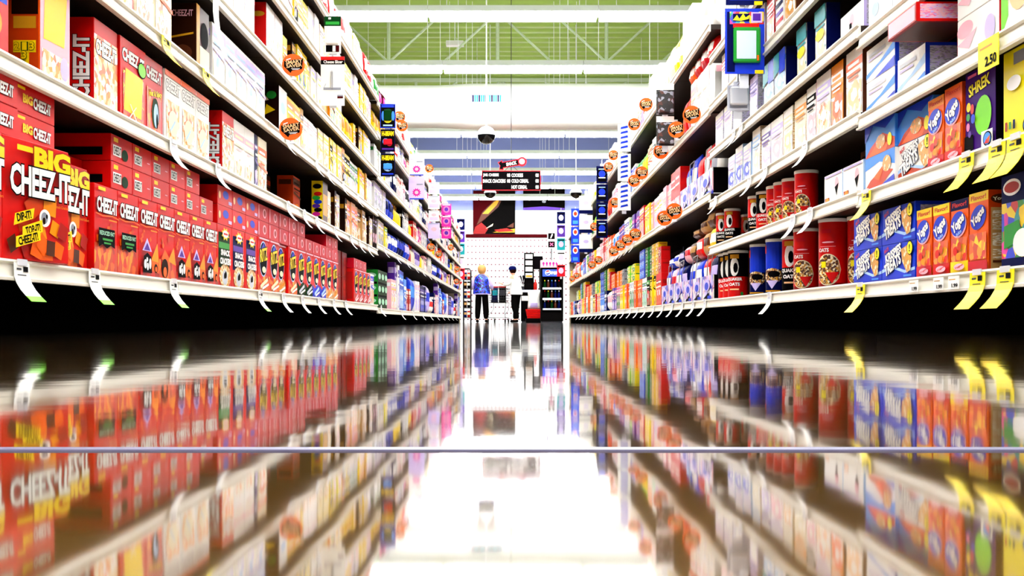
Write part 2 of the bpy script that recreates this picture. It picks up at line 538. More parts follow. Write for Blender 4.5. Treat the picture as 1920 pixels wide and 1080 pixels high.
# ------------------------------------------------------------------ canisters, bags, tins, hanging packs
def can_mesh(name, r, h, bands, decals, face=0.0, n=28):
    """axis at (0, r); bands: (z0, z1, mat) as fractions; decals on the wall around angle `face` (0 = aisle, + = towards local +x)"""
    mb = MB()
    for z0, z1, m in bands:
        pts, F = [], []
        for z in (z0, z1):
            for i in range(n):
                t = 2 * pi * i / n
                pts.append((r * sin(t), r - r * cos(t), z * h))
        F = [(i, (i + 1) % n, n + (i + 1) % n, n + i) for i in range(n)]
        mb.raw(pts, F, m)
    mb.raw([(r * sin(2 * pi * i / n), r - r * cos(2 * pi * i / n), 0) for i in range(n)], [tuple(range(n))[::-1]], bands[0][2])
    k = [0]

    def P(u, v, e):
        q = r + .0008 + .0006 * e
        t = radians(face) + u * h / r
        return (q * sin(t), r - q * cos(t), v * h)
    for i, dcl in enumerate(decals):
        if dcl[0] == 'e':
            _, cu, cv, ru, rv, m = dcl
            for s in range(12):
                a0, a1 = -1 + s / 6, -1 + (s + 1) / 6
                h0, h1 = rv * math.sqrt(max(0, 1 - a0 * a0)), rv * math.sqrt(max(0, 1 - a1 * a1))
                mb.poly([P(cu + ru * a0, cv - h0, i), P(cu + ru * a1, cv - h1, i), P(cu + ru * a1, cv + h1, i), P(cu + ru * a0, cv + h0, i)], m)
        elif dcl[0] == 'r':
            _, u0, v0, u1, v1, m = dcl
            for s in range(8):
                a, b = u0 + (u1 - u0) * s / 8, u0 + (u1 - u0) * (s + 1) / 8
                mb.poly([P(a, v0, i), P(b, v0, i), P(b, v1, i), P(a, v1, i)], m)
        elif dcl[0] == 'v':       # downward pointed shield
            _, cu, v0, ru, v1, m = dcl
            for s in range(8):
                a, b = -1 + s / 4, -1 + (s + 1) / 4
                lo = lambda q: v1 - (v1 - v0) * (1 - abs(q))
                mb.poly([P(cu + ru * a, lo(a), i), P(cu + ru * b, lo(b), i), P(cu + ru * b, v1, i), P(cu + ru * a, v1, i)], m)
        else:
            _, txt, u0, v0, u1, v1, m = dcl
            v, f = glyphs(txt, .04)
            x0, x1 = min(p[0] for p in v), max(p[0] for p in v)
            y0, y1 = min(p[1] for p in v), max(p[1] for p in v)
            mb.raw([P(u0 + (x - x0) / (x1 - x0) * (u1 - u0), v0 + (y - y0) / (y1 - y0) * (v1 - v0), i + 1) for x, y in v], f, m)
    return mb.mesh(name, True)


def lid_mesh(r, h, mat='white'):
    mb = MB()
    mb.lathe([(r * 1.02, h - .008), (r * 1.04, h - .006), (r * 1.04, h + .004), (r * .98, h + .006), (r * .9, h + .003), (.0001, h + .003)], mat, 28, (0, r, 0))
    return mb.mesh('lid', True)


def can(name, r, h, bands, decals, face, lid='white'):
    return (name, can_mesh(name, r, h, bands, decals, face), 2 * r, [('lid', lid_mesh(r, h, lid))])


def bag_mesh(name, w, h, t, main, patch, seed=0, patch2=None):
    """pillow bag standing on its lower seam, front looking along -Y"""
    r = random.Random(seed)
    mb = MB()
    nu, nv = 10, 12
    ph = [r.uniform(0, 6) for _ in range(6)]
    pts = []
    for sgn in (-1, 1):
        for j in range(nv + 1):
            for i in range(nu + 1):
                u, v = -1 + 2 * i / nu, j / nv
                b = max(0, 1 - abs(2 * v - 1) ** 3) ** .6 * max(0, 1 - abs(u) ** 4) ** .5
                wr = .06 * w * (sin(9 * u + ph[0] + 5 * v) * sin(7 * v + ph[1])) * b
                pinch = 1 - .06 * (1 - abs(2 * v - 1) ** 2) + .03 * sin(8 * v + ph[2])
                pts.append((u * w / 2 * pinch, t / 2 + sgn * (b * t / 2 + wr * .5), v * h))
    N = (nu + 1) * (nv + 1)
    for k, off in ((0, 0), (1, N)):
        for j in range(nv):
            for i in range(nu):
                a = off + j * (nu + 1) + i
                q = (a, a + 1, a + nu + 2, a + nu + 1)
                u, v = (i + .5) / nu * 2 - 1, (j + .5) / nv
                m = main
                if abs(u) < .72 and .42 < v < .75:
                    m = patch
                if patch2 and .12 < v < .36 and abs(u) < .6:
                    m = patch2
                mb.raw([pts[z] for z in q] if k == 0 else [pts[z] for z in q[::-1]], [(0, 1, 2, 3)], m)
    # weld
    me = mb.mesh(name)
    import bmesh
    bm = bmesh.new()
    bm.from_mesh(me)
    bmesh.ops.remove_doubles(bm, verts=bm.verts, dist=1e-5)
    bm.to_mesh(me)
    bm.free()
    me.polygons.foreach_set('use_smooth', [True] * len(me.polygons))
    return me


def bag(name, w, h, t, main, patch, seed=0, patch2=None):
    k = (name, w, h, t, main, patch, seed, patch2)
    if k not in CACHE:
        CACHE[k] = bag_mesh(name, w, h, t, main, patch, seed, patch2)
    return (name, CACHE[k], w, [])


def far_can(name, r, h, main, band):
    k = (name, r, h, main, band)
    if k not in CACHE:
        CACHE[k] = (can_mesh(name, r, h, [(0, .3, main), (.3, .7, band), (.7, 1, main)], [], 0, 16), lid_mesh(r, h))
    return (name, CACHE[k][0], 2 * r, [('lid', CACHE[k][1])])


def bottle(name, r, h, main, cap):
    k = (name, r, h, main, cap)
    if k not in CACHE:
        mb = MB()
        mb.lathe([(.0001, 0), (r * .9, 0), (r, .01), (r, h * .55), (r * .8, h * .68), (r * .35, h * .8), (r * .33, h * .88)], main, 14, (0, r, 0))
        mc = MB()
        mc.lathe([(r * .4, h * .86), (r * .42, h), (.0001, h)], cap, 14, (0, r, 0))
        CACHE[k] = (mb.mesh(name, True), mc.mesh('cap', True))
    return (name, CACHE[k][0], 2 * r, [('cap', CACHE[k][1])])


# ------------------------------------------------------------------ the shelving
WORD = dict(lgrey='pale grey', rose='pale pink', dgrey='dark grey', dred='dark red', dorange='burnt orange', dbrown='dark brown', dgreen='dark green', lblue='light blue', ink='black',
            sky='sky blue', lemon='lemon yellow', choc='chocolate brown', crimson='crimson red', lavender='lavender', foodprint='food picture', pastel='pastel print',
            treatprint='golden biscuit picture', oatprint='oat picture', swirl='orange swirl', orangeprint='orange snack picture', multi='multicoloured', smallprint='small print', netprint='black mesh',
            crackerpile='cracker picture', trayprint='patterned', redprint='mottled red', pinkprint='pink print', tanprint='tan print', vestprint='blue print')


def wd(c):
    return WORD.get(c, c)


LN = [.16, .605, .92, 1.24, 1.54, 1.85]
LF = [.136, .66, .94, 1.22, 1.57, 1.82]
RN = [.145, .43, .675, .93, 1.19, 1.47]
RM = [.148, .44, .695, .97, 1.23, 1.50]
RF = [.148, .745, 1.22, 1.69]


def bay(side, y0, y1, levels, word, end=False):
    w = y1 - y0 - .004
    o = bpy.data.objects.new('shelving_bay', None)
    COL.objects.link(o)
    o.location = (side * XF, (y0 + y1) / 2, 0)
    o.rotation_euler = (0, 0, -side * pi / 2)
    far = 1 if side < 0 else -1
    key = ('bay', round(w, 3), tuple(levels))
    if key not in CACHE:
        parts = []
        mb = MB()
        mb.box(-w / 2, .50, 0, w / 2, .52, 2.0, 'backboard')
        parts.append(('back_panel', mb.mesh('back_panel'), None))
        mb = MB()
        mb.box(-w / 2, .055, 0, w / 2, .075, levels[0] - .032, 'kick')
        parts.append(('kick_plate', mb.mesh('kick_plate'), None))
        for i, z in enumerate(levels):
            mb = MB()
            mb.box(-w / 2, .004, z - .028, w / 2, .498, z, 'shelfmetal')
            sh = mb.mesh('shelf')
            mb = MB()
            # price channel: a lip above and below a sloped face
            pr = [(.004, z - .040), (-.012, z - .040), (-.013, z - .034), (-.006, z - .031), (-.002, z - .003), (-.010, z + .001), (-.009, z + .006), (.004, z + .007), (.004, z - .040)]
            for a, b in zip(pr, pr[1:]):
                mb.poly([(-w / 2, a[0], a[1]), (-w / 2, b[0], b[1]), (w / 2, b[0], b[1]), (w / 2, a[0], a[1])][::-1], 'rail')
            for x in (-w / 2, w / 2):
                mb.poly([(x, p[0], p[1]) for p in pr[:-1]], 'rail')
            parts.append(('shelf', sh, mb.mesh('price_rail')))
        mb = MB()
        mb.box(-.03, .46, 0, .03, .498, 2.02, 'shelfmetal')
        parts.append(('upright', mb.mesh('upright'), None))
        CACHE[key] = parts
    for n, me, sub in CACHE[key]:
        p = link(n, me, o, (far * (w / 2 - .03), 0, 0) if n == 'upright' else (0, 0, 0))
        if sub:
            link('price_rail', sub, p)
    if end:
        mb = MB()
        mb.box(-.02, .03, 0, .02, .52, 2.02, 'post')
        link('end_panel', mb.mesh('end_panel'), o, (far * (w / 2 + .03), 0, 0))['label'] = 'beige end panel'
    tag(o, '%s shelving bay with white price rails' % word, 'shelving', 'bays of the ' + SIDE_WORD[side], o.location.y, 'cracker side' if side < 0 else 'oatmeal side')
    return o


LB = [8.2 - 1.22 * k for k in range(6, -1, -1)]
for a, b in zip(LB, LB[1:]):
    bay(-1, a, b, LN, 'six shelf')
for k in range(11):
    bay(-1, 8.2 + 1.22 * k, 8.2 + 1.22 * (k + 1), LF, 'six shelf', k == 10)
for k in (1, 0):
    bay(1, 3.215 - 1.22 * (k + 1), 3.215 - 1.22 * k, RN, 'closely shelved')
for k in range(2):
    bay(1, 3.215 + 1.22 * k, 3.215 + 1.22 * (k + 1), RM, 'closely shelved')
for k in range(12):
    bay(1, 5.655 + 1.22 * k, 5.655 + 1.22 * (k + 1), RF, 'four shelf', k == 11)

E = .0075      # goods stand just clear of the raised rail lip


# ------------------------------------------------------------------ goods: cracker side, near bays
def row(d, side, lev, z, y, n, label, pitch=None, X=XP, rz=0.0, cat='carton', **kw):
    for i in range(n):
        put(d, side, z, y, label, lev, X, rz, cat, **kw)
        y += pitch or d[2] + .003
    return y


z0 = LN[0] + E
row(BIG, -1, 0, z0, 1.93, 1, 'large red cheese cracker carton cut by the frame', X=1.10)
row(BIG, -1, 0, z0, 2.185, 1, 'large red cheese cracker carton with yellow slogan flashes turned outward', X=1.085, rz=-8)
row(BIG, -1, 0, z0, 2.462, 1, 'large red cheese cracker carton tucked behind its twin', X=1.14)
BL2 = ('cracker_carton', carton('cracker_carton', 0.196, .067, .26, 'red', [('f', 'r', .06, .80, .24, .9, 'yellow'), ('f', 't', 'BIG', .18, .36, .42, .68, 'yellow', None, 0, .05), ('f', 't', 'CHEEZ-IT', .43, .28, .88, .68, 'white', 'ink', 0, .04)]), .196, [])
for i in range(2):
    put(BL2, -1, z0 + .269 + .068 * i, 2.268, 'red cracker carton lying flat on the large cartons, %s' % ('lower of its stack' if i == 0 else 'upper of its stack'), 0, 1.115)
    put(BL2, -1, z0 + .269 + .068 * i, 2.066, 'red cracker carton lying flat at the frame edge, %s' % ('lower' if i == 0 else 'upper'), 0, 1.105)
y = 2.722
y = row(REDUCED, -1, 0, z0, y, 2, 'red cheese cracker carton with black reduced fat panel')
y = row(COWBOX, -1, 0, z0, y, 1, 'red cracker carton with purple triangle and black and white figure, beside the black panel')
y = row(PYRBOX, -1, 0, z0, y, 1, 'red cracker carton with orange cheese pyramid and dark arch')
y = row(COWBOX, -1, 0, z0, y, 3, 'red cracker carton with purple triangle and black and white figure')
y += .004
y = row(SNACKG, -1, 0, z0, y, 1, 'red snack cracker carton with dark green label')
y = row(SNACKN, -1, 0, z0, y, 2, 'red snack cracker carton with navy label', .203)
yr = y + .006
y = row(RITZ, -1, 0, z0, yr, 2, 'red cracker carton with yellow lettering in a black oval', .204)
y = row(RITZO, -1, 0, z0, y, 1, 'red cracker carton with black oval over a golden biscuit picture', .204, X=1.14)
y = row(RITZ, -1, 0, z0, y, 1, 'red cracker carton with black oval, alone between two set back ones', .204)
y = row(RITZG, -1, 0, z0, y, 2, 'red cracker carton with black oval and dark green foot', .204)
y = row(RITZB, -1, 0, z0, y, 2, 'red cracker carton with black oval and blue foot', .204)
y = row(RITZO, -1, 0, z0, y, 2, 'red cracker carton with black oval and golden foot', .204)
ye = y
# second layer: cartons lying on their backs, end flaps to the aisle
zl = z0 + .2405
put(REDUCED, -1, z0, 2.722, 'red cheese cracker carton in the second row behind the front ones', 0, 1.20)
put(ENDGREEN, -1, z0 + .2375, 2.70, 'red cracker carton lying far back on the second row', 0, 1.205)
for lay, n in ((0, 6), (1, 5)):
    yy = 2.835
    for i in range(n):
        put(ENDGREEN if i == 0 else ENDFLAP, -1, z0 + .2375 + .077 * lay, yy, 'red carton end flap%s, %s layer lying on the cracker cartons' % (' with dark green spot' if i == 0 else '', 'lower' if lay == 0 else 'upper'), 0)
        yy += .161
for lay in (0, 1):
    for i in range(3):
        put(OVALEND, -1, z0 + .2375 + .075 * lay, 3.858 + i * .203, 'red carton end flap with small blue oval, %s layer' % ('lower' if lay == 0 else 'upper'), 0)
for lay, ids in ((0, range(10)), (1, (0, 1, 2, 3, 4, 8, 9))):
    for i in ids:
        put(RITZEND, -1, z0 + .2415 + .073 * lay, yr + i * .204, 'crimson carton end flap lying over the oval cartons, %s layer' % ('lower' if lay == 0 else 'upper'), 0)
for j, yy in enumerate((6.68, 6.93)):
    for i in range(2):
        put(LONGRED, -1, z0 + .171 * i, yy, 'dark red case with brown roundels, %s' % ('lower of two' if i == 0 else 'upper of two'), 0, 1.17)
RITZC = ritz('redprint', 'rose')
y = row(RITZC, -1, 0, z0, 7.16, 4, 'crimson cracker carton with oval, beyond the dark red cases', .204)
for i in range(3):
    put(RITZEND, -1, z0 + .2415, 7.16 + i * .204, 'crimson end flap on the cartons beyond the dark red cases', 0)
put(simple('cracker_carton', .2, .24, .07, 'white', 'blue', 'peach', 'rose'), -1, z0, 7.985, 'white cracker carton with blue band next to the green trays', 0)

z1 = LN[1] + E
put(RAINBOW, -1, z1, 2.10, 'red carton with blue and green bands at the frame edge', 1)
put(GAMEBOX, -1, z1, 2.41, 'orange carton with yellow number puzzle on its side', 1)
put(CZRED, -1, z1, 2.72, 'red carton with upright white lettering on its side panel', 1)
put(CZPARTY, -1, z1, 2.888, 'red carton with tall yellow panel and green badge', 1, 1.12)
put(CZHOT, -1, z1, 3.094, 'red carton with spicy yellow lettering and dark green chilli patch', 1)
row(CZGLARE, -1, 1, z1, 3.27, 3, 'white cracker carton with food picture and orange top')
put(CZRED, -1, z1, 3.92, 'red carton with white lettering down its side, beyond the white ones', 1)
CW2 = simple('cracker_carton', .158, .236, .07, 'white', 'rose', 'foodprint', 'cream', None, 4)
row(CW2, -1, 1, z1, 4.084, 2, 'white cracker carton with pink band')
put(simple('cracker_carton', .05, .236, .07, 'navy', 'violet', 'lavender'), -1, z1, 4.41, 'narrow navy carton between white and cream ones', 1)
put(simple('cracker_carton', .15, .236, .07, 'cream', 'orange', 'foodprint', 'white'), -1, z1, 4.475, 'cream carton with orange band next to the gap', 1)
put(simple('cookie_carton', .2, .21, .09, 'brown', 'dorange', 'gold', 'dbrown'), -1, z1, 5.35, 'brown cookie carton far back in the gap', 1, 1.33)
put(simple('cookie_carton', .18, .23, .09, 'dorange', 'brown', 'amber', 'choc'), -1, z1, 5.62, 'burnt orange cookie carton set back in the gap', 1, 1.22)
SPOT = D('cookie_carton', .16, .25, .066, 'brown', [('l', 'r', 0, 0, 1, 1, 'yellow'), ('l', 'e', .5, .87, .4, .06, 'ink')] +
         [('l', 'e', .5 + .08 * (-1) ** i, .12 + .095 * i, .36, .05, m) for i, m in enumerate(('ink', 'magenta', 'ink', 'violet', 'blue', 'green', 'red'))] + [('f', 'r', .1, .2, .9, .7, 'gold')])
put(SPOT, -1, z1, 5.99, 'yellow sided carton with a column of coloured spots', 1)


def fill(side, lev, z, y0, y1, seq, X=XP, gap=.006, seed=0, start=0, base='snack'):
    r = random.Random(seed)
    y, k = y0, start
    while True:
        e = seq[k % len(seq)]
        k += 1
        kind = e[0]
        if kind == 'g':
            y += e[1]
            if y > y1:
                return y
            continue
        st = r.choice(['white', 'white', 'cream', 'lavender', 'yellow'])
        for i in range(e[1]):
            x = X + r.uniform(0, .018)
            if kind == 'c':
                _, n, body, band, blob, w, h = e[:7]
                sd = e[7] if len(e) > 7 else None
                d = simple(base + '_carton', w, h, .07, body, band, blob, st, sd, lev)
                lab, cat = '%s carton with %s band and %s' % (wd(body), wd(band), wd(blob) if ' ' in wd(blob) and ('picture' in wd(blob) or 'print' in wd(blob)) else wd(blob) + ' disc'), 'carton'
            elif kind == 'b':
                _, n, main, patch, w, h, t = e[:7]
                d = bag(base + '_bag', w, h, t, main, patch, i % 3, e[7] if len(e) > 7 else None)
                lab, cat = '%s bag with %s label' % (wd(main), wd(patch)), 'bag'
            elif kind == 'k':
                _, n, main, band, rr, h = e
                d = far_can(base + '_tin', rr, h, main, band)
                lab, cat = '%s tin with %s band' % (wd(main), wd(band)), 'tin'
            elif kind == 'o':
                _, n, main, cap, rr, h = e
                d = bottle(base + '_bottle', rr, h, main, cap)
                lab, cat = '%s bottle with %s cap' % (wd(main), wd(cap)), 'bottle'
            elif kind == 'v':           # columns of small tins or cubes standing on one another
                _, n, main, band, w, h, m = e
                d = simple(base + '_box', w, h, .07, main, band, band, 'white', None, 3)
                if y + w > y1:
                    return y
                for q in range(m):
                    put(d, side, z + q * (h + .0005), y, '%s box in a column of %s, %s' % (wd(main), ('', 'one', 'two', 'three')[m], ('lowest', 'second up', 'third up', 'fourth up', 'topmost')[q if q < m - 1 else 4]), lev, x, cat='box')
                y += w + gap
                continue
            if y + d[2] > y1:
                return y
            put(d, side, z, y, lab, lev, x, r.uniform(-1.5, 1.5) if kind == 'c' else 0, cat)
            y += d[2] + gap
    return y


B1 = [('c', 1, 'ivory', 'cream', 'treatprint', .15, .22), ('g', .10), ('c', 1, 'choc', 'gold', 'oatprint', .06, .25), ('c', 1, 'white', 'cream', 'foodprint', .13, .24),
      ('g', .18), ('c', 1, 'dbrown', 'gold', 'tan', .07, .25), ('c', 3, 'peach', 'orange', 'foodprint', .17, .25), ('c', 2, 'tan', 'brown', 'treatprint', .15, .25)]
fill(-1, 1, z1, 6.16, 8.17, B1, base='cookie', seed=1)

z2 = LN[2] + E
put(cheese('red', 'foodprint', [], False), -1, z2, 2.845, 'red carton with white lettering on the shelf above the spicy carton', 2)
row(simple('cracker_carton', .16, .235, .07, 'cream', 'orange', 'foodprint', 'white', None, 9), -1, 2, z2, 3.015, 2, 'cream carton with orange band and food picture')
DK = D('cracker_carton', .15, .235, .10, 'brown', [('l', 'r', 0, 0, 1, 1, 'choc'), ('l', 't', 'CHEEZ-IT', .12, .80, .88, .90, 'rose', None, 0, .02), ('l', 'p', [(.1, .5), (.9, .56), (.9, .53), (.1, .47)], 'gold'),
                                                   ('l', 'e', .5, .25, .35, .12, 'brown'), ('f', 'r', 0, 0, .25, 1, 'gold'), ('f', 'r', .25, 0, 1, .4, 'cream'), ('f', 'e', .6, .6, .3, .2, 'ink')])
put(DK, -1, z2, 3.60, 'dark brown carton with gold edge beside the gap', 2)
row(simple('cracker_carton', .158, .225, .07, 'white', 'lavender', 'pastel', 'lblue', None, 2), -1, 2, z2, 3.79, 5, 'white carton with lavender band and pastel print')
TRI = D('cookie_carton', .17, .24, .12, 'white', [('l', 'r', 0, 0, 1, 1, 'dbrown'), ('l', 'p', [(.1, .1), (.5, .2), (.2, .35)], 'yellow'), ('l', 'p', [(.4, .4), (.85, .5), (.5, .62)], 'yellow'), ('l', 'p', [(.15, .65), (.6, .7), (.3, .88)], 'cream'), ('l', 'e', .7, .8, .2, .08, 'green'),
                                                  ('f', 'e', .5, .6, .3, .12, 'lblue'), ('f', 'r', .1, .1, .9, .3, 'cream')])
put(TRI, -1, z2, 4.87, 'white cookie carton with dark side strewn with yellow triangles', 2)
B2 = [('c', 2, 'yellow', 'amber', 'foodprint', .16, .23), ('c', 1, 'gold', 'brown', 'yellow', .07, .24), ('c', 3, 'white', 'rose', 'peach', .14, .22), ('c', 2, 'cream', 'yellow', 'treatprint', .15, .23),
      ('g', .05), ('c', 1, 'yellow', 'ink', 'multi', .09, .24), ('c', 2, 'lemon', 'gold', 'foodprint', .15, .24), ('c', 1, 'amber', 'brown', 'ink', .10, .25), ('c', 2, 'yellow', 'ink', 'multi', .13, .24),
      ('c', 3, 'white', 'green', 'pastel', .12, .23)]
fill(-1, 2, z2, 5.05, 8.17, B2, base='cookie', seed=2)
z3 = LN[3] + E
row(simple('cracker_carton', .17, .235, .07, 'white', 'rose', 'pastel', 'lavender', None, 6), -1, 3, z3, 3.72, 4, 'white carton with pink band and pastel print')
RS = D('cracker_carton', .16, .24, .075, 'white', [('l', 'r', 0, 0, 1, 1, 'red'), ('l', 'e', .5, .78, .4, .05, 'gold'), ('f', 'r', 0, .7, 1, .82, 'rose'), ('f', 'r', .1, .1, .9, .5, 'foodprint')])
put(RS, -1, z3, 4.62, 'white carton with plain red side', 3)
put(RS, -1, z3, 4.785, 'white carton behind the red sided one', 3)
B3 = [('c', 1, 'yellow', 'amber', 'white', .09, .20), ('g', .1), ('c', 1, 'dbrown', 'gold', 'yellow', .08, .22), ('c', 3, 'yellow', 'white', 'multi', .13, .23), ('c', 2, 'white', 'lavender', 'pastel', .14, .22),
      ('c', 2, 'brown', 'gold', 'tan', .11, .22), ('c', 2, 'amber', 'ink', 'multi', .12, .23), ('c', 2, 'white', 'yellow', 'peach', .13, .22), ('b', 3, 'yellow', 'gold', .16, .2, .09)]
fill(-1, 3, z3, 5.0, 8.17, B3, base='cookie', seed=3)
z4 = LN[4] + E
B4 = [('c', 2, 'yellow', 'white', 'foodprint', .16, .24), ('c', 2, 'white', 'rose', 'peach', .15, .23), ('c', 1, 'yellow', 'orange', 'ink', .10, .24), ('c', 2, 'lemon', 'amber', 'white', .14, .23),
      ('c', 2, 'white', 'lavender', 'rose', .13, .24), ('c', 1, 'ivory', 'brown', 'white', .11, .22)]
fill(-1, 4, z4, 4.6, 8.17, B4, base='cookie', seed=4)
z5 = LN[5] + E
B5 = [('c', 2, 'white', 'cream', 'pastel', .17, .24), ('c', 1, 'cream', 'yellow', 'peach', .16, .22), ('b', 2, 'white', 'lgrey', .2, .27, .1), ('b', 3, 'red', 'white', .17, .26, .1), ('b', 2, 'white', 'red', .18, .24, .1)]
fill(-1, 5, z5, 5.0, 8.17, B5, base='cookie', seed=5)

# ------------------------------------------------------------------ goods: cracker side, far bays
TRAY = D('snack_tray', .62, .33, .12, 'dgreen', [('l', 'r', 0, .0, 1, 1, 'green'), ('l', 'r', .05, .30, .95, .36, 'ink'), ('l', 'r', .05, .63, .95, .69, 'ink'), ('l', 'e', .5, .86, .38, .06, 'mint'), ('l', 'e', .5, .53, .38, .06, 'mint'), ('l', 'e', .5, .2, .38, .06, 'mint')] +
         [('f', 'r', .02, .30, .98, .36, 'ink'), ('f', 'r', .02, .63, .98, .69, 'ink')] + [('f', 'e', .17 + .33 * i, .84 - .33 * j, .13, .08, 'mint') for i in range(3) for j in range(3)])
zf = [z + E for z in LF]
put(TRAY, -1, zf[0], 8.62, 'dark green three tier tray of shrink wrapped tins', 0, 1.15, cat='tray')
F0 = [('c', 2, 'rose', 'white', 'pastel', .18, .28), ('c', 1, 'violet', 'lavender', 'white', .14, .46), ('c', 1, 'white', 'violet', 'lavender', .14, .44), ('c', 2, 'blue', 'sky', 'lblue', .24, .40), ('c', 1, 'sky', 'white', 'blue', .22, .33),
      ('c', 2, 'brick', 'white', 'rose', .18, .24), ('b', 3, 'blue', 'sky', .2, .38, .1), ('c', 2, 'white', 'rose', 'lavender', .17, .36), ('c', 1, 'red', 'white', 'rose', .16, .34), ('c', 4, 'navy', 'violet', 'blue', .19, .33),
      ('b', 3, 'lavender', 'blue', .2, .36, .1), ('b', 3, 'white', 'red', .22, .22, .1), ('c', 2, 'navy', 'white', 'crimson', .17, .30)]
fill(-1, 0, zf[0], 9.36, 21.3, F0, seed=10, gap=.012)
F1 = [('c', 2, 'choc', 'brown', 'rose', .10, .24), ('c', 2, 'white', 'lavender', 'grey', .2, .22), ('c', 1, 'lemon', 'green', 'yellow', .18, .20), ('b', 1, 'rose', 'white', .2, .15, .1), ('b', 3, 'blue', 'white', .22, .2, .12),
      ('b', 3, 'navy', 'blue', .2, .23, .12), ('b', 2, 'blue', 'lavender', .22, .22, .12), ('o', 2, 'brick', 'ink', .06, .2), ('o', 3, 'ivory', 'red', .06, .23), ('b', 3, 'lavender', 'violet', .2, .22, .1), ('o', 2, 'yellow', 'ink', .06, .23),
      ('o', 2, 'cream', 'navy', .06, .22), ('c', 2, 'rose', 'maroon', 'white', .15, .2)]
fill(-1, 1, zf[1], 8.24, 21.3, F1, seed=11, gap=.012)
F2 = [('c', 4, 'white', 'lavender', 'grey', .19, .23), ('b', 3, 'blue', 'navy', .2, .22, .1), ('o', 4, 'yellow', 'gold', .07, .23), ('c', 3, 'black', 'white', 'grey', .10, .22), ('c', 3, 'white', 'ink', 'grey', .10, .23), ('o', 3, 'yellow', 'amber', .07, .22),
      ('c', 2, 'red', 'white', 'orange', .16, .22), ('b', 2, 'white', 'rose', .2, .22, .1), ('c', 2, 'magenta', 'white', 'rose', .15, .22)]
fill(-1, 2, zf[2], 8.24, 21.3, F2, seed=12, gap=.012)
F3 = [('c', 3, 'white', 'green', 'pastel', .15, .25), ('c', 2, 'lemon', 'green', 'white', .15, .23), ('c', 2, 'white', 'blue', 'grey', .16, .26), ('b', 3, 'navy', 'white', .18, .26, .1), ('c', 3, 'white', 'red', 'rose', .14, .25),
      ('c', 2, 'crimson', 'white', 'rose', .15, .24), ('b', 2, 'white', 'dgrey', .2, .25, .1), ('c', 2, 'lavender', 'violet', 'white', .14, .25)]
fill(-1, 3, zf[3], 8.24, 21.3, F3, seed=13, gap=.012)
F4 = [('b', 4, 'yellow', 'gold', .19, .2, .1), ('c', 2, 'white', 'lavender', 'rose', .16, .2), ('b', 3, 'red', 'white', .18, .2, .1), ('c', 3, 'white', 'blue', 'lblue', .15, .2), ('b', 2, 'white', 'magenta', .18, .2, .1), ('c', 2, 'cream', 'orange', 'amber', .16, .2)]
fill(-1, 4, zf[4], 8.24, 21.3, F4, seed=14, gap=.012)
F5 = [('b', 2, 'white', 'green', .2, .24, .12), ('b', 3, 'maroon', 'magenta', .19, .22, .1), ('b', 3, 'white', 'cream', .2, .26, .12), ('c', 2, 'cream', 'yellow', 'amber', .18, .24), ('b', 2, 'white', 'red', .2, .22, .12), ('c', 3, 'white', 'lavender', 'pastel', .16, .25), ('b', 2, 'lemon', 'white', .2, .24, .12)]
fill(-1, 5, zf[5], 8.24, 21.3, F5, seed=15, gap=.012)


# ------------------------------------------------------------------ goods: oatmeal side, near bay
def treat(body, low, blob='white', n1='KRISPIES', n2='TREATS', h=.108):
    return D('treat_carton', .252, h, .1, body,
             [('f', 'p', [(0, 0), (1, 0), (1, .22), (.7, .16), (.3, .34), (0, .22)], low), ('f', 'p', [(0, .22), (.3, .34), (.7, .16), (1, .22), (1, .30), (.7, .24), (.3, .42), (0, .32)], 'lblue'),
              ('f', 't', 'RICE', .08, .80, .22, .90, 'red', None, 18, .03), ('f', 't', n1, .12, .60, .62, .86, 'white', 'navy', 14, .045), ('f', 't', n2, .10, .26, .62, .60, 'white', 'navy', 16, .05),
              ('f', 'p', [(.63, .80), (.84, .90), (.93, .55), (.90, .22), (.80, .16), (.66, .48)], 'treatprint'), ('f', 'e', .89, .80, .085, .19, 'ink'), ('f', 'e', .89, .80, .075, .165, 'lemon'),
              ('f', 't', '!', .875, .70, .905, .90, 'dgreen', None, 0, .02), ('f', 'r', .72, .06, .95, .11, 'sky'), ('r', 'r', .15, .1, .85, .9, 'smallprint')])


TRB = treat('blue', 'blue')
TRW = treat('white', 'dorange')
TRS = D('treat_carton', .25, .098, .1, 'white', [('f', 'p', [(0, .6), (.5, .75), (1, .5), (1, 1), (0, 1)], 'sky'), ('f', 'p', [(0, 0), (.6, 0), (.95, .35), (.6, .5), (.2, .25)], 'dorange'), ('f', 'p', [(.3, .3), (.7, .65), (.5, .15)], 'orange'),
                                                ('f', 'e', .75, .6, .14, .25, 'treatprint'), ('f', 'p', [(.6, 0), (1, 0), (1, .2)], 'blue'), ('r', 'r', .1, .1, .9, .9, 'smallprint')])
TRT = D('treat_carton', .25, .098, .1, 'sky', [('f', 'p', [(0, 0), (1, 0), (1, .3), (.6, .6), (.2, .3)], 'dorange'), ('f', 'p', [(.1, 0), (.5, .45), (.8, .2), (.7, 0)], 'orange'), ('f', 'p', [(0, .5), (.3, .95), (.7, .7), (1, .95), (1, 1), (0, 1)], 'blue'),
                                               ('f', 'e', .55, .35, .16, .22, 'treatprint'), ('f', 'e', .85, .3, .07, .2, 'lemon'), ('r', 'r', .1, .1, .9, .9, 'smallprint')])


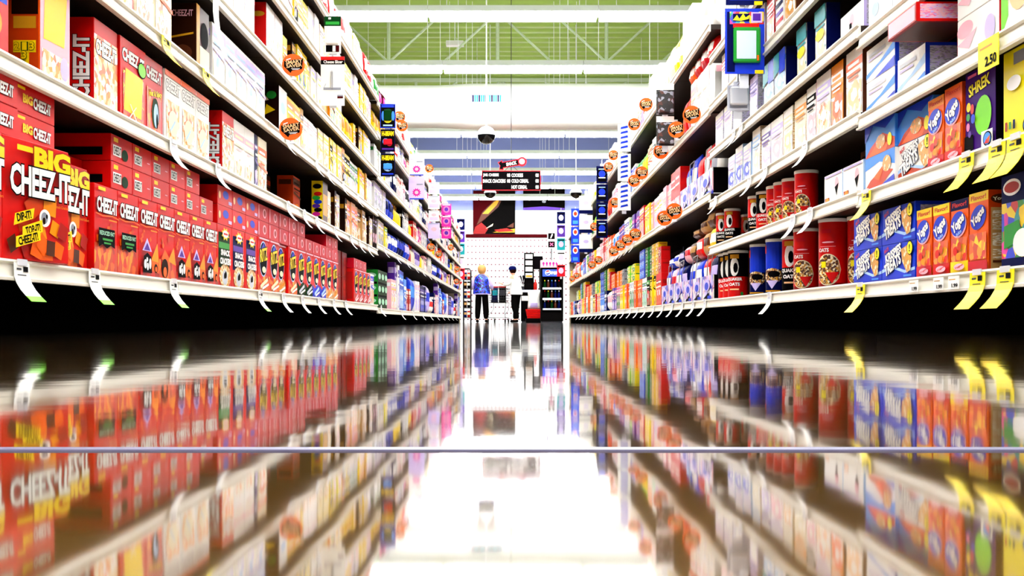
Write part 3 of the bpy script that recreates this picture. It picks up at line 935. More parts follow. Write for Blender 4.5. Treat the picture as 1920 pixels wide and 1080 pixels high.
def yogo(band, rest='yellow', h=.185):
    return D('fruit_snack_carton', .1, h, .055, 'orange',
             [('f', 'r', 0, .86, 1, 1, rest), ('f', 't', 'Flavor!', .1, .90, .9, .965, 'red', None, 0, .02), ('f', 'r', 0, .0, 1, .16, band), ('f', 'r', .05, .16, .95, .48, 'orangeprint'),
              ('f', 'e', .5, .65, .44, .17, 'rose', 10), ('f', 'e', .47, .67, .43, .165, 'blue', 10), ('f', 't', 'Yogos', .12, .57, .86, .76, 'white', 'navy', 28, .05), ('f', 't', 'bits', .4, .52, .7, .57, 'lblue', None, 20, .02),
              ('f', 'e', .35, .3, .12, .06, 'red'), ('f', 'e', .6, .36, .12, .06, 'dorange'), ('f', 'e', .55, .22, .14, .05, 'amber'), ('f', 'e', .6, .08, .3, .045, 'rose'), ('f', 't', 'Yogos', .36, .065, .84, .10, 'red', None, 12, .02),
              ('r', 'r', 0, 0, 1, 1, 'dorange'), ('r', 't', 'Yogos', .12, .84, .86, .93, 'ink', None, 0, .02), ('r', 'r', .14, .12, .88, .78, 'brick'), ('r', 'e', .5, .6, .3, .06, 'choc'), ('r', 'e', .5, .4, .3, .05, 'choc')])


YA, YB, YC = yogo('crimson'), yogo('red', 'lemon'), yogo('yellow', 'navy')
YD = D('fruit_snack_carton', .1, .19, .06, 'orange', [('f', 'r', 0, .88, 1, 1, 'yellow'), ('f', 't', 'Flavor!', .1, .905, .9, .965, 'red', None, 0, .02), ('f', 'e', .5, .68, .42, .15, 'blue', 15), ('f', 't', 'Yogos', .14, .6, .86, .76, 'white', 'navy', 30, .05), ('f', 'r', .05, .15, .95, .48, 'orangeprint'),
        ('f', 'r', 0, 0, 1, .13, 'crimson'), ('r', 'r', 0, 0, 1, 1, 'dorange'), ('r', 'e', .5, .89, .42, .06, 'brown'), ('r', 't', 'Yogos', .16, .86, .84, .92, 'cream', None, 6, .03), ('r', 'r', .08, .02, .92, .78, 'tan'), ('r', 'r', .14, .5, .86, .74, 'tanprint'), ('r', 'r', .14, .3, .86, .46, 'tanprint'), ('r', 'r', .14, .14, .86, .26, 'tanprint'), ('r', 'r', .14, .09, .86, .12, 'brown')])
zr = [z + E for z in RN]
for j in (0, 1):
    put(TRB, 1, zr[0] + .1085 * j, 2.835, 'blue crisped treat carton with golden bar, %s, next to the orange cartons' % ('lower of two' if j == 0 else 'upper of two'), 0, cat='carton')
    put(TRB, 1, zr[0] + .1085 * j, 3.092, 'blue crisped treat carton with golden bar, %s, next to the red canisters' % ('lower of two' if j == 0 else 'upper of two'), 0, cat='carton')
put(YA, 1, zr[0], 2.722, 'orange fruit snack carton beside the blue treat cartons', 0, w=.1)
put(YB, 1, zr[0], 2.612, 'orange fruit snack carton with pale yellow top, second from the blue treats', 0)
put(YC, 1, zr[0], 2.503, 'orange fruit snack carton with navy top and yellow foot', 0)
put(yogo('brick', 'red', .2), 1, zr[0], 2.585, 'orange fruit snack carton in the shaded second row', 0, 1.235)
put(YD, 1, zr[0], 2.398, 'orange fruit snack carton with tan printed side panel', 0)
DARKT = D('cereal_carton', .17, .21, .07, 'navy', [('f', 'r', .02, .1, .98, .7, 'multi'), ('f', 'e', .3, .86, .24, .09, 'white'), ('f', 'e', .3, .86, .2, .06, 'brick'), ('f', 'p', [(.1, .2), (.6, .3), (.5, .5), (.1, .45)], 'green'), ('f', 'e', .6, .25, .25, .15, 'white'), ('r', 'r', 0, 0, 1, 1, 'ink')])
put(DARKT, 1, zr[0], 2.165, 'navy carton with multicoloured shapes cut by the frame edge', 0)

put(TRS, 1, zr[1] + .0105, 2.985, 'white treat carton with orange splash under the blue one', 1)
put(TRT, 1, zr[1] + .109, 2.985, 'sky blue treat carton with orange splash on top of the white one', 1)
put(TRW, 1, zr[1], 2.728 + .01, 'white crisped treat carton with orange foot beside the fruit snacks', 1, 1.135)
put(TRT, 1, zr[1] + .1085, 2.738, 'sky blue treat carton on the crisped treat carton', 1, 1.135)
YS = yogo('crimson', 'amber', .185)
put(YS, 1, zr[1], 2.633 + .0, 'orange fruit snack carton with pink loops beside the treat cartons', 1, 1.12)
YS2 = yogo('red', 'orange', .192)
put(YS2, 1, zr[1], 2.527, 'taller orange fruit snack carton beside the purple carton', 1, 1.12)
PURP = D('cereal_carton', .158, .206, .06, 'purple', [('f', 't', 'SHREK', .12, .72, .84, .86, 'lemon', 'ink', 6, .03), ('f', 'r', .1, .92, .4, .955, 'pink'), ('f', 'e', .62, .42, .27, .23, 'lime', -10), ('f', 'r', .0, .0, .3, .24, 'ink'),
        ('f', 'e', .15, .58, .07, .055, 'yellow'), ('f', 'e', .28, .54, .06, .06, 'crimson'), ('f', 'e', .15, .46, .06, .045, 'green'), ('f', 'e', .32, .42, .07, .055, 'blue'), ('f', 'e', .16, .34, .055, .05, 'pink'), ('f', 'e', .22, .25, .05, .04, 'violet'),
        ('f', 'r', .62, .03, .98, .22, 'white'), ('f', 'e', .82, .12, .14, .085, 'ink'), ('f', 'e', .82, .12, .115, .07, 'sky'), ('f', 'p', [(.82, .12), (.92, .15), (.88, .06)], 'orange'), ('f', 'p', [(.82, .12), (.88, .06), (.74, .07)], 'red'),
        ('f', 'r', .05, .02, .5, .04, 'lgrey'), ('r', 'r', 0, 0, 1, 1, 'ink')])
put(PURP, 1, zr[1], 2.362, 'dark purple carton with green shape and colour dots', 1)
YEL = D('cereal_carton', .16, .206, .065, 'lemon', [('f', 'r', .3, .82, .8, .95, 'grey'), ('f', 'e', .72, .12, .16, .1, 'ink'), ('f', 'e', .72, .12, .13, .08, 'sky'), ('f', 'p', [(.72, .12), (.84, .15), (.78, .06)], 'orange'), ('f', 'r', .08, .12, .14, .22, 'brick'), ('f', 'r', .2, .13, .26, .21, 'green'),
        ('f', 'r', .32, .12, .38, .22, 'navy'), ('f', 'e', .35, .62, .2, .08, 'white'), ('f', 'r', .7, .9, 1, 1, 'blue'), ('r', 'r', 0, 0, 1, 1, 'yellow')])
put(YEL, 1, zr[1], 2.165, 'lemon yellow carton beyond the purple one, cut by the frame', 1)


def swoosh(c, c2, w, h, seed):
    return D('treat_carton', w, h, .10, 'white', [('f', 'p', [(0, .1), (.4, .3), (1, .5), (1, .75), (.5, .42), (0, .25)], c), ('f', 'p', [(.3, 0), (1, 0), (1, .3)], c2), ('f', 'r', .1, .72, .7, .82, 'lgrey'), ('f', 'r', .1, .6, .6, .66, 'lavender'),
                                             ('r', 'r', 0, 0, 1, 1, 'blue'), ('r', 'r', .12, .08, .9, .92, 'smallprint')])


SW1, SW2 = swoosh('sky', 'blue', .24, .103, 1), swoosh('lblue', 'sky', .2, .11, 2)
put(SW1, 1, zr[2], 2.985, 'white treat carton with blue swoosh, lower of two', 2)
put(SW1, 1, zr[2] + .1035, 2.985, 'white treat carton with blue swoosh, upper of two', 2)
put(SW2, 1, zr[2], 2.765, 'white carton with light blue swoosh and grey printed side', 2)
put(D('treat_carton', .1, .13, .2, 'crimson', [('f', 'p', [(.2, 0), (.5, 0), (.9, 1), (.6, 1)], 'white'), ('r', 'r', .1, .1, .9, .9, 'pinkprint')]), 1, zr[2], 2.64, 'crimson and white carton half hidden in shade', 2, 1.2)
TILT = D('treat_carton', .2, .05, .17, 'brick', [('f', 'r', .04, .1, .96, .9, 'rose'), ('r', 'r', .0, .0, 1, 1, 'red'), ('r', 'r', .06, .14, .94, .9, 'pinkprint'), ('b', 'r', .05, .05, .95, .95, 'brown')])
put(TILT, 1, zr[2] + .131, 2.64, 'red carton with pink printed panel lying across the white carton', 2, 1.05)
PK = D('treat_carton', .22, .105, .1, 'white', [('f', 'e', .2, .7, .2, .2, 'rose'), ('f', 'p', [(0, .4), (.5, .6), (.3, .2)], 'rose'), ('f', 'e', .8, .4, .12, .3, 'lavender'), ('r', 'r', 0, 0, 1, 1, 'crimson'), ('r', 'r', .2, .15, .5, .85, 'magenta')])
put(PK, 1, zr[2], 2.345, 'white carton with pink flecks and crimson side, lower of two', 2)
put(PK, 1, zr[2] + .106, 2.345, 'white carton with pink flecks and crimson side, upper of two', 2)
put(D('cereal_carton', .17, .212, .07, 'white', [('f', 'p', [(0, 0), (.2, .2), (.15, 1), (0, 1)], 'lime'), ('f', 'e', .5, .5, .3, .3, 'peach'), ('f', 'p', [(.2, .3), (.6, .9), (.5, .95)], 'yellow'), ('r', 'r', 0, 0, 1, 1, 'green')]), 1, zr[2], 2.165, 'white carton with lime green edge cut by the frame', 2)
row(D('cereal_carton', .2, .21, .07, 'white', [('f', 'r', .1, .6, .8, .7, 'lavender'), ('f', 'e', .3, .3, .15, .1, 'lblue'), ('f', 'e', .1, .06, .08, .04, 'green'), ('r', 'r', 0, 0, 1, 1, 'lgrey')]), 1, 3, zr[3], 2.60, 3, 'white cereal carton with lavender band')

# ------------------------------------------------------------------ goods: oatmeal side, canister bays
zm = [z + E for z in RM]


def oats(r, h, face, body='red', pic=True):
    return can('oats_canister', r, h, [(0, .06, 'dred'), (.06, .97, body), (.97, 1, 'white')],
               [('e', 0, .26, .20, .235, 'cream'), ('e', 0, .26, .19, .22, 'oatprint'), ('r', -.10, .29, -.02, .38, 'lemon'), ('v', .07, .05, .10, .22, 'red'), ('r', -.12, .60, .12, .605, 'rose'), ('e', .01, .665, .12, .026, 'crimson'), ('e', .01, .665, .09, .011, 'rose'),
                ('t', 'OATS', -.13, .52, .03, .58, 'white'), ('r', -.08, .80, .06, .86, 'crimson')], face)


def quaker(r, h, face, top, low):
    return can('oats_canister', r, h, [(0, .45, low), (.45, .96, top), (.96, 1, 'white')],
               [('e', 0, .66, .10, .20, 'white'), ('e', .03, .64, .05, .11, 'ink'), ('r', -.1, .84, .1, .93, 'gold'), ('t', 'QUAKER', -.17, .35, .17, .43, 'white'), ('t', 'OATS', -.12, .25, .12, .32, 'white'), ('r', -.1, .16, .1, .19, 'peach'), ('e', .16, .08, .03, .04, 'green')], face)


def navycan(face):
    return can('oats_canister', .042, .235, [(0, .97, 'navy'), (.97, 1, 'blue')],
               [('r', -.25, .45, .25, .97, 'blue'), ('e', 0, .33, .2, .14, 'oatprint'), ('e', .03, .36, .12, .06, 'ink'), ('v', 0, .08, .11, .24, 'lavender'), ('r', -.15, .03, .15, .055, 'gold'), ('r', -.16, .75, -.12, .9, 'crimson')], face)


OB, OS = oats(.053, .245, 48), oats(.05, .24, 52)
QR, QB = quaker(.052, .24, 55, 'ink', 'red'), quaker(.046, .235, 55, 'red', 'ink')
NV = navycan(55)
OB1, OS1 = oats(.046, .178, 48), oats(.044, .176, 52)
QR1, QB1 = quaker(.046, .176, 55, 'ink', 'red'), quaker(.042, .176, 55, 'red', 'ink')
def canrow(d, lev, z, pxs, label, X=XP):
    for i, px in enumerate(pxs):
        o = put(d, 1, z, 0, label, lev, X, 0, 'canister')
        o.location.y = yd(px, X + d[2] / 2)
        THINGS[-1] = (o, label, o.location.y, THINGS[-1][3])


canrow(OB, 0, zm[0], [1563], 'large red oats canister nearest the blue treat cartons')
canrow(OB, 0, zm[0], [1618], 'red oats canister half hidden behind the blue treat cartons', 1.2)
canrow(OS, 0, zm[0], [1512], 'red oats canister with butter picture beside the black banded one')
canrow(OS, 0, zm[0], [1532], 'red oats canister set back between two others', 1.245)
canrow(QB, 0, zm[0], [1487], 'slim black banded oats canister behind the red one', 1.16)
canrow(NV, 0, zm[0], [1454, 1423], 'navy oats canister with lavender shield')
canrow(QR, 0, zm[0], [1384, 1374, 1365], 'black and red oats canister with white portrait oval')
canrow(OB1, 1, zm[1], [1512], 'red oats canister nearest the small white cartons')
canrow(OB1, 1, zm[1], [1487], 'red oats canister second from the small white cartons', 1.135)
canrow(OS1, 1, zm[1], [1470, 1456], 'red oats canister beside the black and red one')
canrow(QR1, 1, zm[1], [1437], 'black topped oats canister beside the plain red ones')
canrow(QB1, 1, zm[1], [1419], 'red topped black oats canister')
canrow(QB1, 1, zm[1], [1373, 1357], 'red topped black oats canister near the far bay')
canrow(QB1, 1, zm[1], [1404], 'red topped oats canister far back in shade', 1.28)
INST = D('oats_carton', .2, .105, .09, 'white', [('f', 'e', .7, .6, .1, .22, 'rose'), ('f', 'p', [(.6, .5), (.8, .6), (.7, .2)], 'ink'), ('f', 'r', .06, .08, .3, .22, 'brick'), ('f', 'e', .2, .12, .1, .1, 'amber'), ('f', 'r', .05, .9, .95, .97, 'lavender'), ('r', 'r', 0, 0, 1, 1, 'lblue'), ('r', 'r', .1, .1, .9, .9, 'smallprint')])
put(INST, 1, zm[1], 3.255, 'small white instant oats carton with printed side', 1)
put(INST, 1, zm[1], 3.462, 'small white instant oats carton beside the red canister', 1)
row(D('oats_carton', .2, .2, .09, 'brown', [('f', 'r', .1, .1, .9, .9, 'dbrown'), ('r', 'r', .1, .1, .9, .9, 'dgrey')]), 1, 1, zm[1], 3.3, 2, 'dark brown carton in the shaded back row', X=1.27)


def cer(body, side, blob, band, w, h, d=.06, extra=()):
    sd = int(w * 1000 + h * 5000) + len(body) + len(band)
    pl = blob if blob in HEX else 'peach'
    return D('cereal_carton', w, h, d, body, [('f', 'r', 0, .72, 1, .84, band), ('f', 'r', .12, .75, .8, .80, body), ('f', 'r', .04, .04, .96, .5, mixmat(pl, body, 'white', pl, band if band in HEX else 'white')),
                                              ('f', 'p', splash(.5, .34, .36, .2, sd), blob), ('f', 'p', splash(.54, .33, .2, .1, sd + 1), 'white'), ('f', 'r', .1, .62, .9, .66, band), ('f', 'r', .2, .56, .8, .585, band)] + list(extra) +
             [('r', 'r', 0, 0, 1, 1, side), ('r', 'r', .15, .55, .85, .9, mixmat('lgrey', 'white', 'grey') if side not in ('navy', 'brown', 'dgreen') else side)])


C_ = [('white', 'brown', 'peach', 'orange', .16, .228), ('amber', 'brown', 'orange', 'white', .13, .225), ('white', 'dgreen', 'foodprint', 'lavender', .17, .225), ('white', 'rose', 'rose', 'ink', .12, .215), ('ivory', 'tanprint', 'cream', 'amber', .16, .205), ('white', 'tanprint', 'peach', 'cream', .14, .20),
      ('white', 'tan', 'rose', 'lavender', .2, .195), ('white', 'violet', 'lavender', 'violet', .16, .195)]
yy = 3.262
for i, c in enumerate(C_):
    put(cer(*c), 1, zm[2], yy, '%s cereal carton with %s band and %s side' % (wd(c[0]), wd(c[3]), wd(c[1])), 2)
    yy += c[4] + (.005 if i not in (0, 4) else .03)
put(cer('white', 'tanprint', 'cream', 'lblue', .15, .22), 1, zm[2], yy + .02, 'white cereal carton with light blue band and tan printed side', 2)
yy += .2
for i in range(3):
    put(cer('white', 'lblue', 'blue', 'lavender', .16, .18 + .02 * (i % 2)), 1, zm[2], yy, 'white cereal carton with lavender band and blue side', 2)
    yy += .172
put(D('cereal_carton', .23, .092, .12, 'white', [('f', 'e', .5, .6, .1, .2, 'rose'), ('f', 'r', .4, .3, .5, .5, 'ink'), ('f', 'e', .2, .1, .2, .1, 'cream'), ('r', 'r', 0, 0, 1, 1, 'lavender'), ('r', 'r', .08, .1, .92, .9, 'smallprint')]), 1, zm[3], 3.25, 'broad white carton with pale printed side above the cereals', 3)
TEAL = cer('white', 'navy', 'cream', 'teal', .13, .2, .05, [('f', 'r', 0, .7, 1, 1, 'teal'), ('f', 'e', .5, .5, .4, .1, 'lemon')])
put(TEAL, 1, zm[3], 3.64, 'slim white carton with teal top, nearer of two', 3)
put(TEAL, 1, zm[3], 3.88, 'slim white carton with teal top, farther of two', 3)
NB = cer('white', 'navy', 'lblue', 'sky', .18, .19, .06, [('f', 'r', .5, .5, 1, 1, 'blue'), ('f', 'p', [(0, .5), (.5, .6), (.5, 1), (0, 1)], 'teal')])
put(NB, 1, zm[3], 4.18, 'white and blue carton with navy side', 3)
put(NB, 1, zm[3], 4.365, 'white and blue carton behind its twin', 3)
row(cer('white', 'smallprint', 'lgrey', 'lavender', .2, .19), 1, 3, zm[3], 4.98, 3, 'white cereal carton with grey printed side', .225)
put(cer('lavender', 'smallprint', 'white', 'violet', .15, .2), 1, zm[3], 4.66, 'lavender cereal carton with violet band', 3)
put(cer('red', 'dred', 'orange', 'white', .13, .22), 1, zm[4], 4.36, 'red and white carton on the high shelf', 4)
STR = D('cereal_carton', .12, .22, .06, 'white', [('f', 'r', 0, .08 + .16 * i, 1, .16 + .16 * i, m) for i, m in enumerate(('navy', 'crimson', 'violet', 'navy', 'crimson', 'navy'))])
put(STR, 1, zm[4], 4.22, 'white carton with navy and crimson stripes', 4)
put(cer('tan', 'brown', 'gold', 'beige', .16, .22), 1, zm[4], 4.03, 'tan cereal carton on the high shelf', 4)
row(cer('white', 'lgrey', 'rose', 'red', .17, .22), 1, 4, zm[4], 4.53, 5, 'white carton with red band on the high shelf', .19)
row(cer('white', 'lgrey', 'peach', 'lblue', .18, .25), 1, 5, zm[5], 4.5, 5, 'white carton with light blue band on the highest shelf', .2)

# ------------------------------------------------------------------ goods: oatmeal side, far bays
zq = [z + E for z in RF]


def tray(y, w, z, lev, label, h=.14):
    key = ('tray', w, h)
    if key not in CACHE:
        mb = MB()
        mb.box(-w / 2, 0, 0, w / 2, .006, h, 'trayprint')
        mb.box(-w / 2, .006, 0, w / 2, .16, .006, 'white')
        mb.box(-w / 2, .006, .006, -w / 2 + .005, .16, h, 'ink')
        mb.box(w / 2 - .005, .006, .006, w / 2, .16, h, 'ink')
        f = Face(mb, (-w / 2, 0, 0), (1, 0, 0), (0, 0, 1), w, h, (0, -1, 0))
        n = max(2, round(w / .38))
        for i in range(n):
            for o in (('r', (i + .02) / n, .0, (i + .05) / n, 1, 'violet'), ('e', (i + .5) / n, .6, .3 / n, .24, 'lavender'), ('e', (i + .5) / n, .56, .18 / n, .16, 'blue'), ('p', [((i + .2) / n, .05), ((i + .7) / n, .3), ((i + .8) / n, .05)], 'ink'), ('r', (i + .6) / n, .04, (i + .9) / n, .16, 'blue')):
                f.op(o)
        guards = []
        for x in (-w / 4, w / 4):
            mw = MB()
            mw.path([(x, .012, h - .01), (x, .02, h + .14), (x + .1, .03, h + .15), (x + .1, .012, h - .01)], .003, 'steel')
            guards.append(mw.mesh('wire_guard'))
        CACHE[key] = (mb.mesh('snack_tray'), guards)
    o = link('snack_tray', CACHE[key][0], None, (XP, y + w / 2, z), -pi / 2)
    for g in CACHE[key][1]:
        link('wire_guard', g, o)
    tag(o, label, 'tray', 'patterned display trays', o.location.y, shelf_tail(lev, 1))


def pile(lev, z, spots, base='chip'):
    for i, (y, dz, X, main, patch, w, h, lean, roll) in enumerate(spots):
        d = bag(base + '_bag', w, h, .09, main, patch, i % 3)
        o = put(d, 1, z + dz, y, '%s bag with %s label heaped in the tray' % (wd(main), wd(patch)), lev, X, 0, 'bag')
        o.rotation_euler = (radians(lean), radians(roll), -pi / 2)


tray(5.70, .98, zq[0], 0, 'lavender patterned display tray of bags, nearer of the low pair')
tray(6.70, .98, zq[0], 0, 'lavender patterned display tray of bags, farther of the low pair')
tray(5.72, 1.1, zq[1], 1, 'lavender patterned display tray of red and blue bags', .15)
r_ = random.Random(5)
sp = []
cols = [('brown', 'tan'), ('red', 'white'), ('blue', 'white'), ('navy', 'lavender'), ('tan', 'brown'), ('yellow', 'white'), ('rose', 'crimson'), ('white', 'blue')]
for i in range(8):
    m = cols[[3, 1, 2, 7, 3, 2, 6, 2][i]]
    sp.append((5.73 + .236 * (i % 4) + 1.0 * (i // 4), .010, 1.150, m[0], m[1], .2, .25, 0, 0))
pile(0, zq[0], sp)
sp = []
for i in range(8):
    m = cols[[5, 4, 1, 0, 6, 3, 7, 2][i]]
    sp.append((5.74 + .222 * i, .264, 1.150, m[0], m[1], .215, .16 - .012 * i, 0, 0))
pile(0, zq[0], sp)
sp = []
for i in range(3):
    m = cols[[0, 4, 0][i]]
    sp.append((5.80 + .24 * i, .424 - .0125 * i, 1.150, m[0], m[1], .23, .10 - .02 * i, 0, 0))
pile(0, zq[0], sp)
sp = []
for i in range(8):
    m = cols[[0, 4, 0, 1, 4, 0, 3, 0][i]]
    sp.append((5.72 + .235 * i, .01, 1.31, m[0], m[1], .22, .42 - .01 * i, 0, 0))
pile(0, zq[0], sp)
sp = []
for i, (m, p) in enumerate((('white', 'grey'), ('red', 'white'), ('red', 'crimson'), ('blue', 'white'), ('blue', 'lblue'))):
    sp.append((5.755 + .212 * i, .008, 1.155, m, p, .2, .30 + .03 * (i % 2), 0, 0))
pile(1, zq[1], sp)
pile(1, zq[1], [(5.8 + .24 * i, .01, 1.31, m, 'white', .22, .37, 0, 0) for i, m in enumerate(('navy', 'red', 'brick', 'blue'))])

G0 = [('c', 2, 'red', 'brick', 'orange', .17, .25), ('c', 2, 'yellow', 'ink', 'gold', .15, .25), ('c', 1, 'ink', 'green', 'red', .16, .25), ('c', 2, 'white', 'green', 'mint', .17, .25), ('c', 3, 'orange', 'amber', 'dorange', .17, .25), ('c', 2, 'white', 'lgrey', 'green', .18, .25),
      ('c', 2, 'orange', 'red', 'amber', .18, .25), ('c', 3, 'yellow', 'amber', 'lemon', .18, .25), ('c', 2, 'rose', 'magenta', 'green', .17, .25), ('c', 3, 'violet', 'rose', 'lavender', .17, .25), ('b', 3, 'white', 'rose', .2, .24, .1), ('c', 2, 'navy', 'white', 'blue', .18, .25),
      ('c', 3, 'sky', 'blue', 'white', .18, .25), ('c', 2, 'peach', 'crimson', 'amber', .17, .25)]
yend = fill(1, 0, zq[0], 7.72, 20.1, G0, seed=20, base='granola', gap=.008)
G0b = [('v', 1, 'red', 'brick', .16, .10, 2), ('v', 2, 'yellow', 'gold', .17, .082, 3), ('v', 2, 'green', 'dgreen', .18, .082, 3), ('v', 2, 'blue', 'sky', .18, .082, 3), ('g', .25), ('v', 1, 'lemon', 'green', .18, .08, 2), ('v', 2, 'lime', 'yellow', .18, .08, 2), ('v', 1, 'white', 'green', .18, .08, 2), ('g', .2),
       ('v', 1, 'grey', 'dgrey', .18, .08, 2), ('v', 2, 'amber', 'orange', .2, .08, 2), ('g', .3), ('v', 2, 'orange', 'amber', .2, .08, 2)]
fill(1, 0, zq[0] + .2515, 7.74, 18.5, G0b, seed=21, base='granola', gap=.02)
G1 = [('c', 2, 'red', 'crimson', 'rose', .2, .33), ('c', 2, 'rose', 'white', 'pastel', .18, .28), ('c', 3, 'white', 'rose', 'lavender', .17, .26), ('c', 1, 'rose', 'orange', 'peach', .16, .25), ('c', 2, 'lemon', 'amber', 'yellow', .17, .26), ('c', 2, 'crimson', 'white', 'rose', .17, .28),
      ('c', 3, 'violet', 'magenta', 'lavender', .16, .28), ('c', 2, 'green', 'lime', 'white', .16, .27), ('c', 2, 'white', 'blue', 'lblue', .18, .30), ('c', 3, 'blue', 'crimson', 'sky', .17, .28), ('b', 3, 'white', 'sky', .2, .28, .1), ('c', 3, 'orange', 'white', 'amber', .17, .27), ('c', 2, 'white', 'crimson', 'pastel', .16, .28)]
fill(1, 1, zq[1], 6.85, 20.1, G1, seed=22, base='granola', gap=.01)
G2 = [('c', 4, 'white', 'rose', 'pastel', .17, .30), ('b', 2, 'red', 'orange', .2, .28, .1), ('g', .5), ('c', 2, 'white', 'green', 'orange', .17, .27), ('c', 2, 'rose', 'white', 'lavender', .17, .27), ('c', 1, 'white', 'dgreen', 'mint', .17, .28), ('c', 2, 'peach', 'orange', 'white', .16, .26), ('b', 2, 'lime', 'yellow', .19, .27, .1),
      ('b', 2, 'green', 'mint', .19, .27, .1), ('c', 2, 'white', 'blue', 'lblue', .17, .27), ('c', 3, 'blue', 'white', 'navy', .16, .27), ('c', 2, 'ivory', 'orange', 'tan', .17, .26), ('c', 2, 'white', 'crimson', 'rose', .17, .27)]
fill(1, 2, zq[2], 5.72, 20.1, G2, seed=23, base='granola', gap=.01)
for i in range(4):
    d = bag('chip_bag', .2, .13, .1, ('red', 'crimson', 'red', 'orange')[i], 'white', i % 3)
    put(d, 1, zq[2] + .302, 5.74 + .2 * i, '%s bag lying on the pink banded white cartons' % ('red', 'crimson', 'red', 'orange')[i], 2, 1.13, cat='bag')
G3 = [('b', 3, 'white', 'cream', .21, .33, .13), ('c', 2, 'white', 'lavender', 'cream', .19, .34), ('b', 2, 'yellow', 'white', .21, .32, .13), ('b', 3, 'cream', 'white', .2, .33, .13), ('c', 3, 'white', 'cream', 'rose', .18, .34), ('b', 2, 'white', 'orange', .2, .3, .12), ('c', 2, 'lavender', 'white', 'violet', .18, .3)]
fill(1, 3, zq[3], 5.72, 20.1, G3, seed=24, base='granola', gap=.01)


# ------------------------------------------------------------------ shelf tags, round signs, hanging packs
def flag_mesh(kind, long=1.0):
    """price flag: clipped in the rail (local -Y is the aisle), curling outward as it hangs"""
    mb = MB()
    w = .039 if kind == 'yellow' else .035
    prof = [(-.013, .0), (-.014, -.03 * long), (-.019, -.045 * long), (-.028, -.06 * long), (-.040, -.074 * long), (-.052, -.086 * long)]
    cols = dict(green=['white', 'white', 'white', 'white', 'lime'], white=['white'] * 5, yellow=['lemon', 'yellow', 'lemon', 'lemon', 'yellow'])[kind]
    for k, (a, b) in enumerate(zip(prof, prof[1:])):
        mb.raw([(-w, a[0], a[1]), (w, a[0], a[1]), (w, b[0], b[1]), (-w, b[0], b[1]), (-w, a[0] + .0012, a[1]), (w, a[0] + .0012, a[1]), (w, b[0] + .0012, b[1]), (-w, b[0] + .0012, b[1])],
               [(0, 3, 2, 1), (4, 5, 6, 7), (0, 4, 7, 3), (1, 2, 6, 5), (0, 1, 5, 4), (3, 7, 6, 2)], cols[k])
    if kind != 'white':
        for x0, x1, z0, z1, m in ((.004, .026, -.008, -.02, 'ink'), (-.026, -.004, -.012, -.016, 'dgrey'), (-.022, .018, -.026, -.028, 'dgrey')):
            mb.poly([(x0, -.0146, z1), (x1, -.0146, z1), (x1, -.0142, z0), (x0, -.0142, z0)], m)
    else:
        mb.poly([(-.02, -.0146, -.022), (.02, -.0146, -.022), (.02, -.0142, -.012), (-.02, -.0142, -.012)], 'lgrey')
    return mb.mesh('price_flag')


FL = {k: flag_mesh(k) for k in ('green', 'white', 'yellow')}
mbc = MB()
mbc.box(-.02, -.016, -.006, .02, -.012, .008, 'plasticclear')
CLIP = mbc.mesh('clip')


def flag(side, z, y, kind, lev, near=''):
    o = link('price_flag', FL[kind], None, (side * XF, y, z), -side * pi / 2)
    link('clip', CLIP, o)
    cw = dict(green='white price flag with lime green foot', white='plain white price flag', yellow='yellow price flag')[kind]
    tag(o, cw + ' curling off the rail', 'price tag', 'price flags on the ' + SIDE_WORD[side], y, shelf_tail(lev, side))


for px, kind in ((30, 'green'), (168, 'green'), (318, 'green'), (483, 'green'), (527, 'white'), (563, 'white'), (594, 'white'), (622, 'white'), (645, 'white'), (712, 'white')):
    flag(-1, LN[0], yd(px, XF), kind, 0)
for k in range(9):
    flag(-1, LF[0], 9.9 + 1.15 * k, 'white', 0)
for px in (318, 403, 536, 566, 590, 625, 655, 672, 688):
    flag(-1, LN[1], yd(px, XF), 'white', 1)
for px in (304, 380):
    flag(-1, LN[2], yd(px, XF), 'yellow', 2)
for px in (535, 590, 612, 640, 668):
    flag(-1, LN[2], yd(px, XF), 'white', 2)
for k in range(8):
    flag(-1, LF[1], 8.6 + .9 * k, 'white', 1)
for px in (1621, 1843, 1896):
    flag(1, RN[0], yd(px, XF), 'yellow', 0)
for px in (1632, 1822, 1880, 1916):
    flag(1, RN[1], yd(px, XF), 'yellow', 1)
for px in (1448,):
    flag(1, RM[0], yd(px, XF), 'white', 0)
for px in (1525, 1492):
    flag(1, RM[1], yd(px, XF), 'white', 1)
for px in (1515, 1440, 1410, 1346):
    flag(1, RM[2], yd(px, XF), 'white', 2)
for px in (1394, 1380):
    flag(1, RM[3], yd(px, XF), 'white', 3)
for k in range(20):
    flag(1, RF[0], 5.75 + .36 * k + .012 * k * k, 'white', 0)
for k in range(14):
    flag(1, RF[1], 9.2 + .45 * k, 'white', 1)
o = link('shelf_banner', flag_mesh('white', 2.9), None, (-XF, yd(398, XF), LN[3]), pi / 2)
link('clip', CLIP, o)
tag(o, 'long white paper banner curling down from the fourth rail over the white cartons', 'banner', None, 0, '', True)
# two flat yellow tags in the rail
def flat_tag(side, z, y, big, label):
    mb = MB()
    w, h = (.05, .045) if big else (.03, .02)
    m = 'lemon' if big else 'white'
    mb.box(-w, -.0165, -h, w, -.0150, h * .6, m)
    f = Face(mb, (-w, -.0165, -h), (1, 0, 0), (0, 0, 1), 2 * w, h * 1.6, (0, -1, 0))
    f.op(('r', .1, .72, .7, .78, 'gold'))
    f.op(('t', '2.50' if big else '1.99', .36, .12, .92, .44, 'ink'))
    o = link('price_tag', mb.mesh('price_tag'), None, (side * XF, y, z - .02), -side * pi / 2)
    tag(o, label, 'price tag', None, y, '', True)


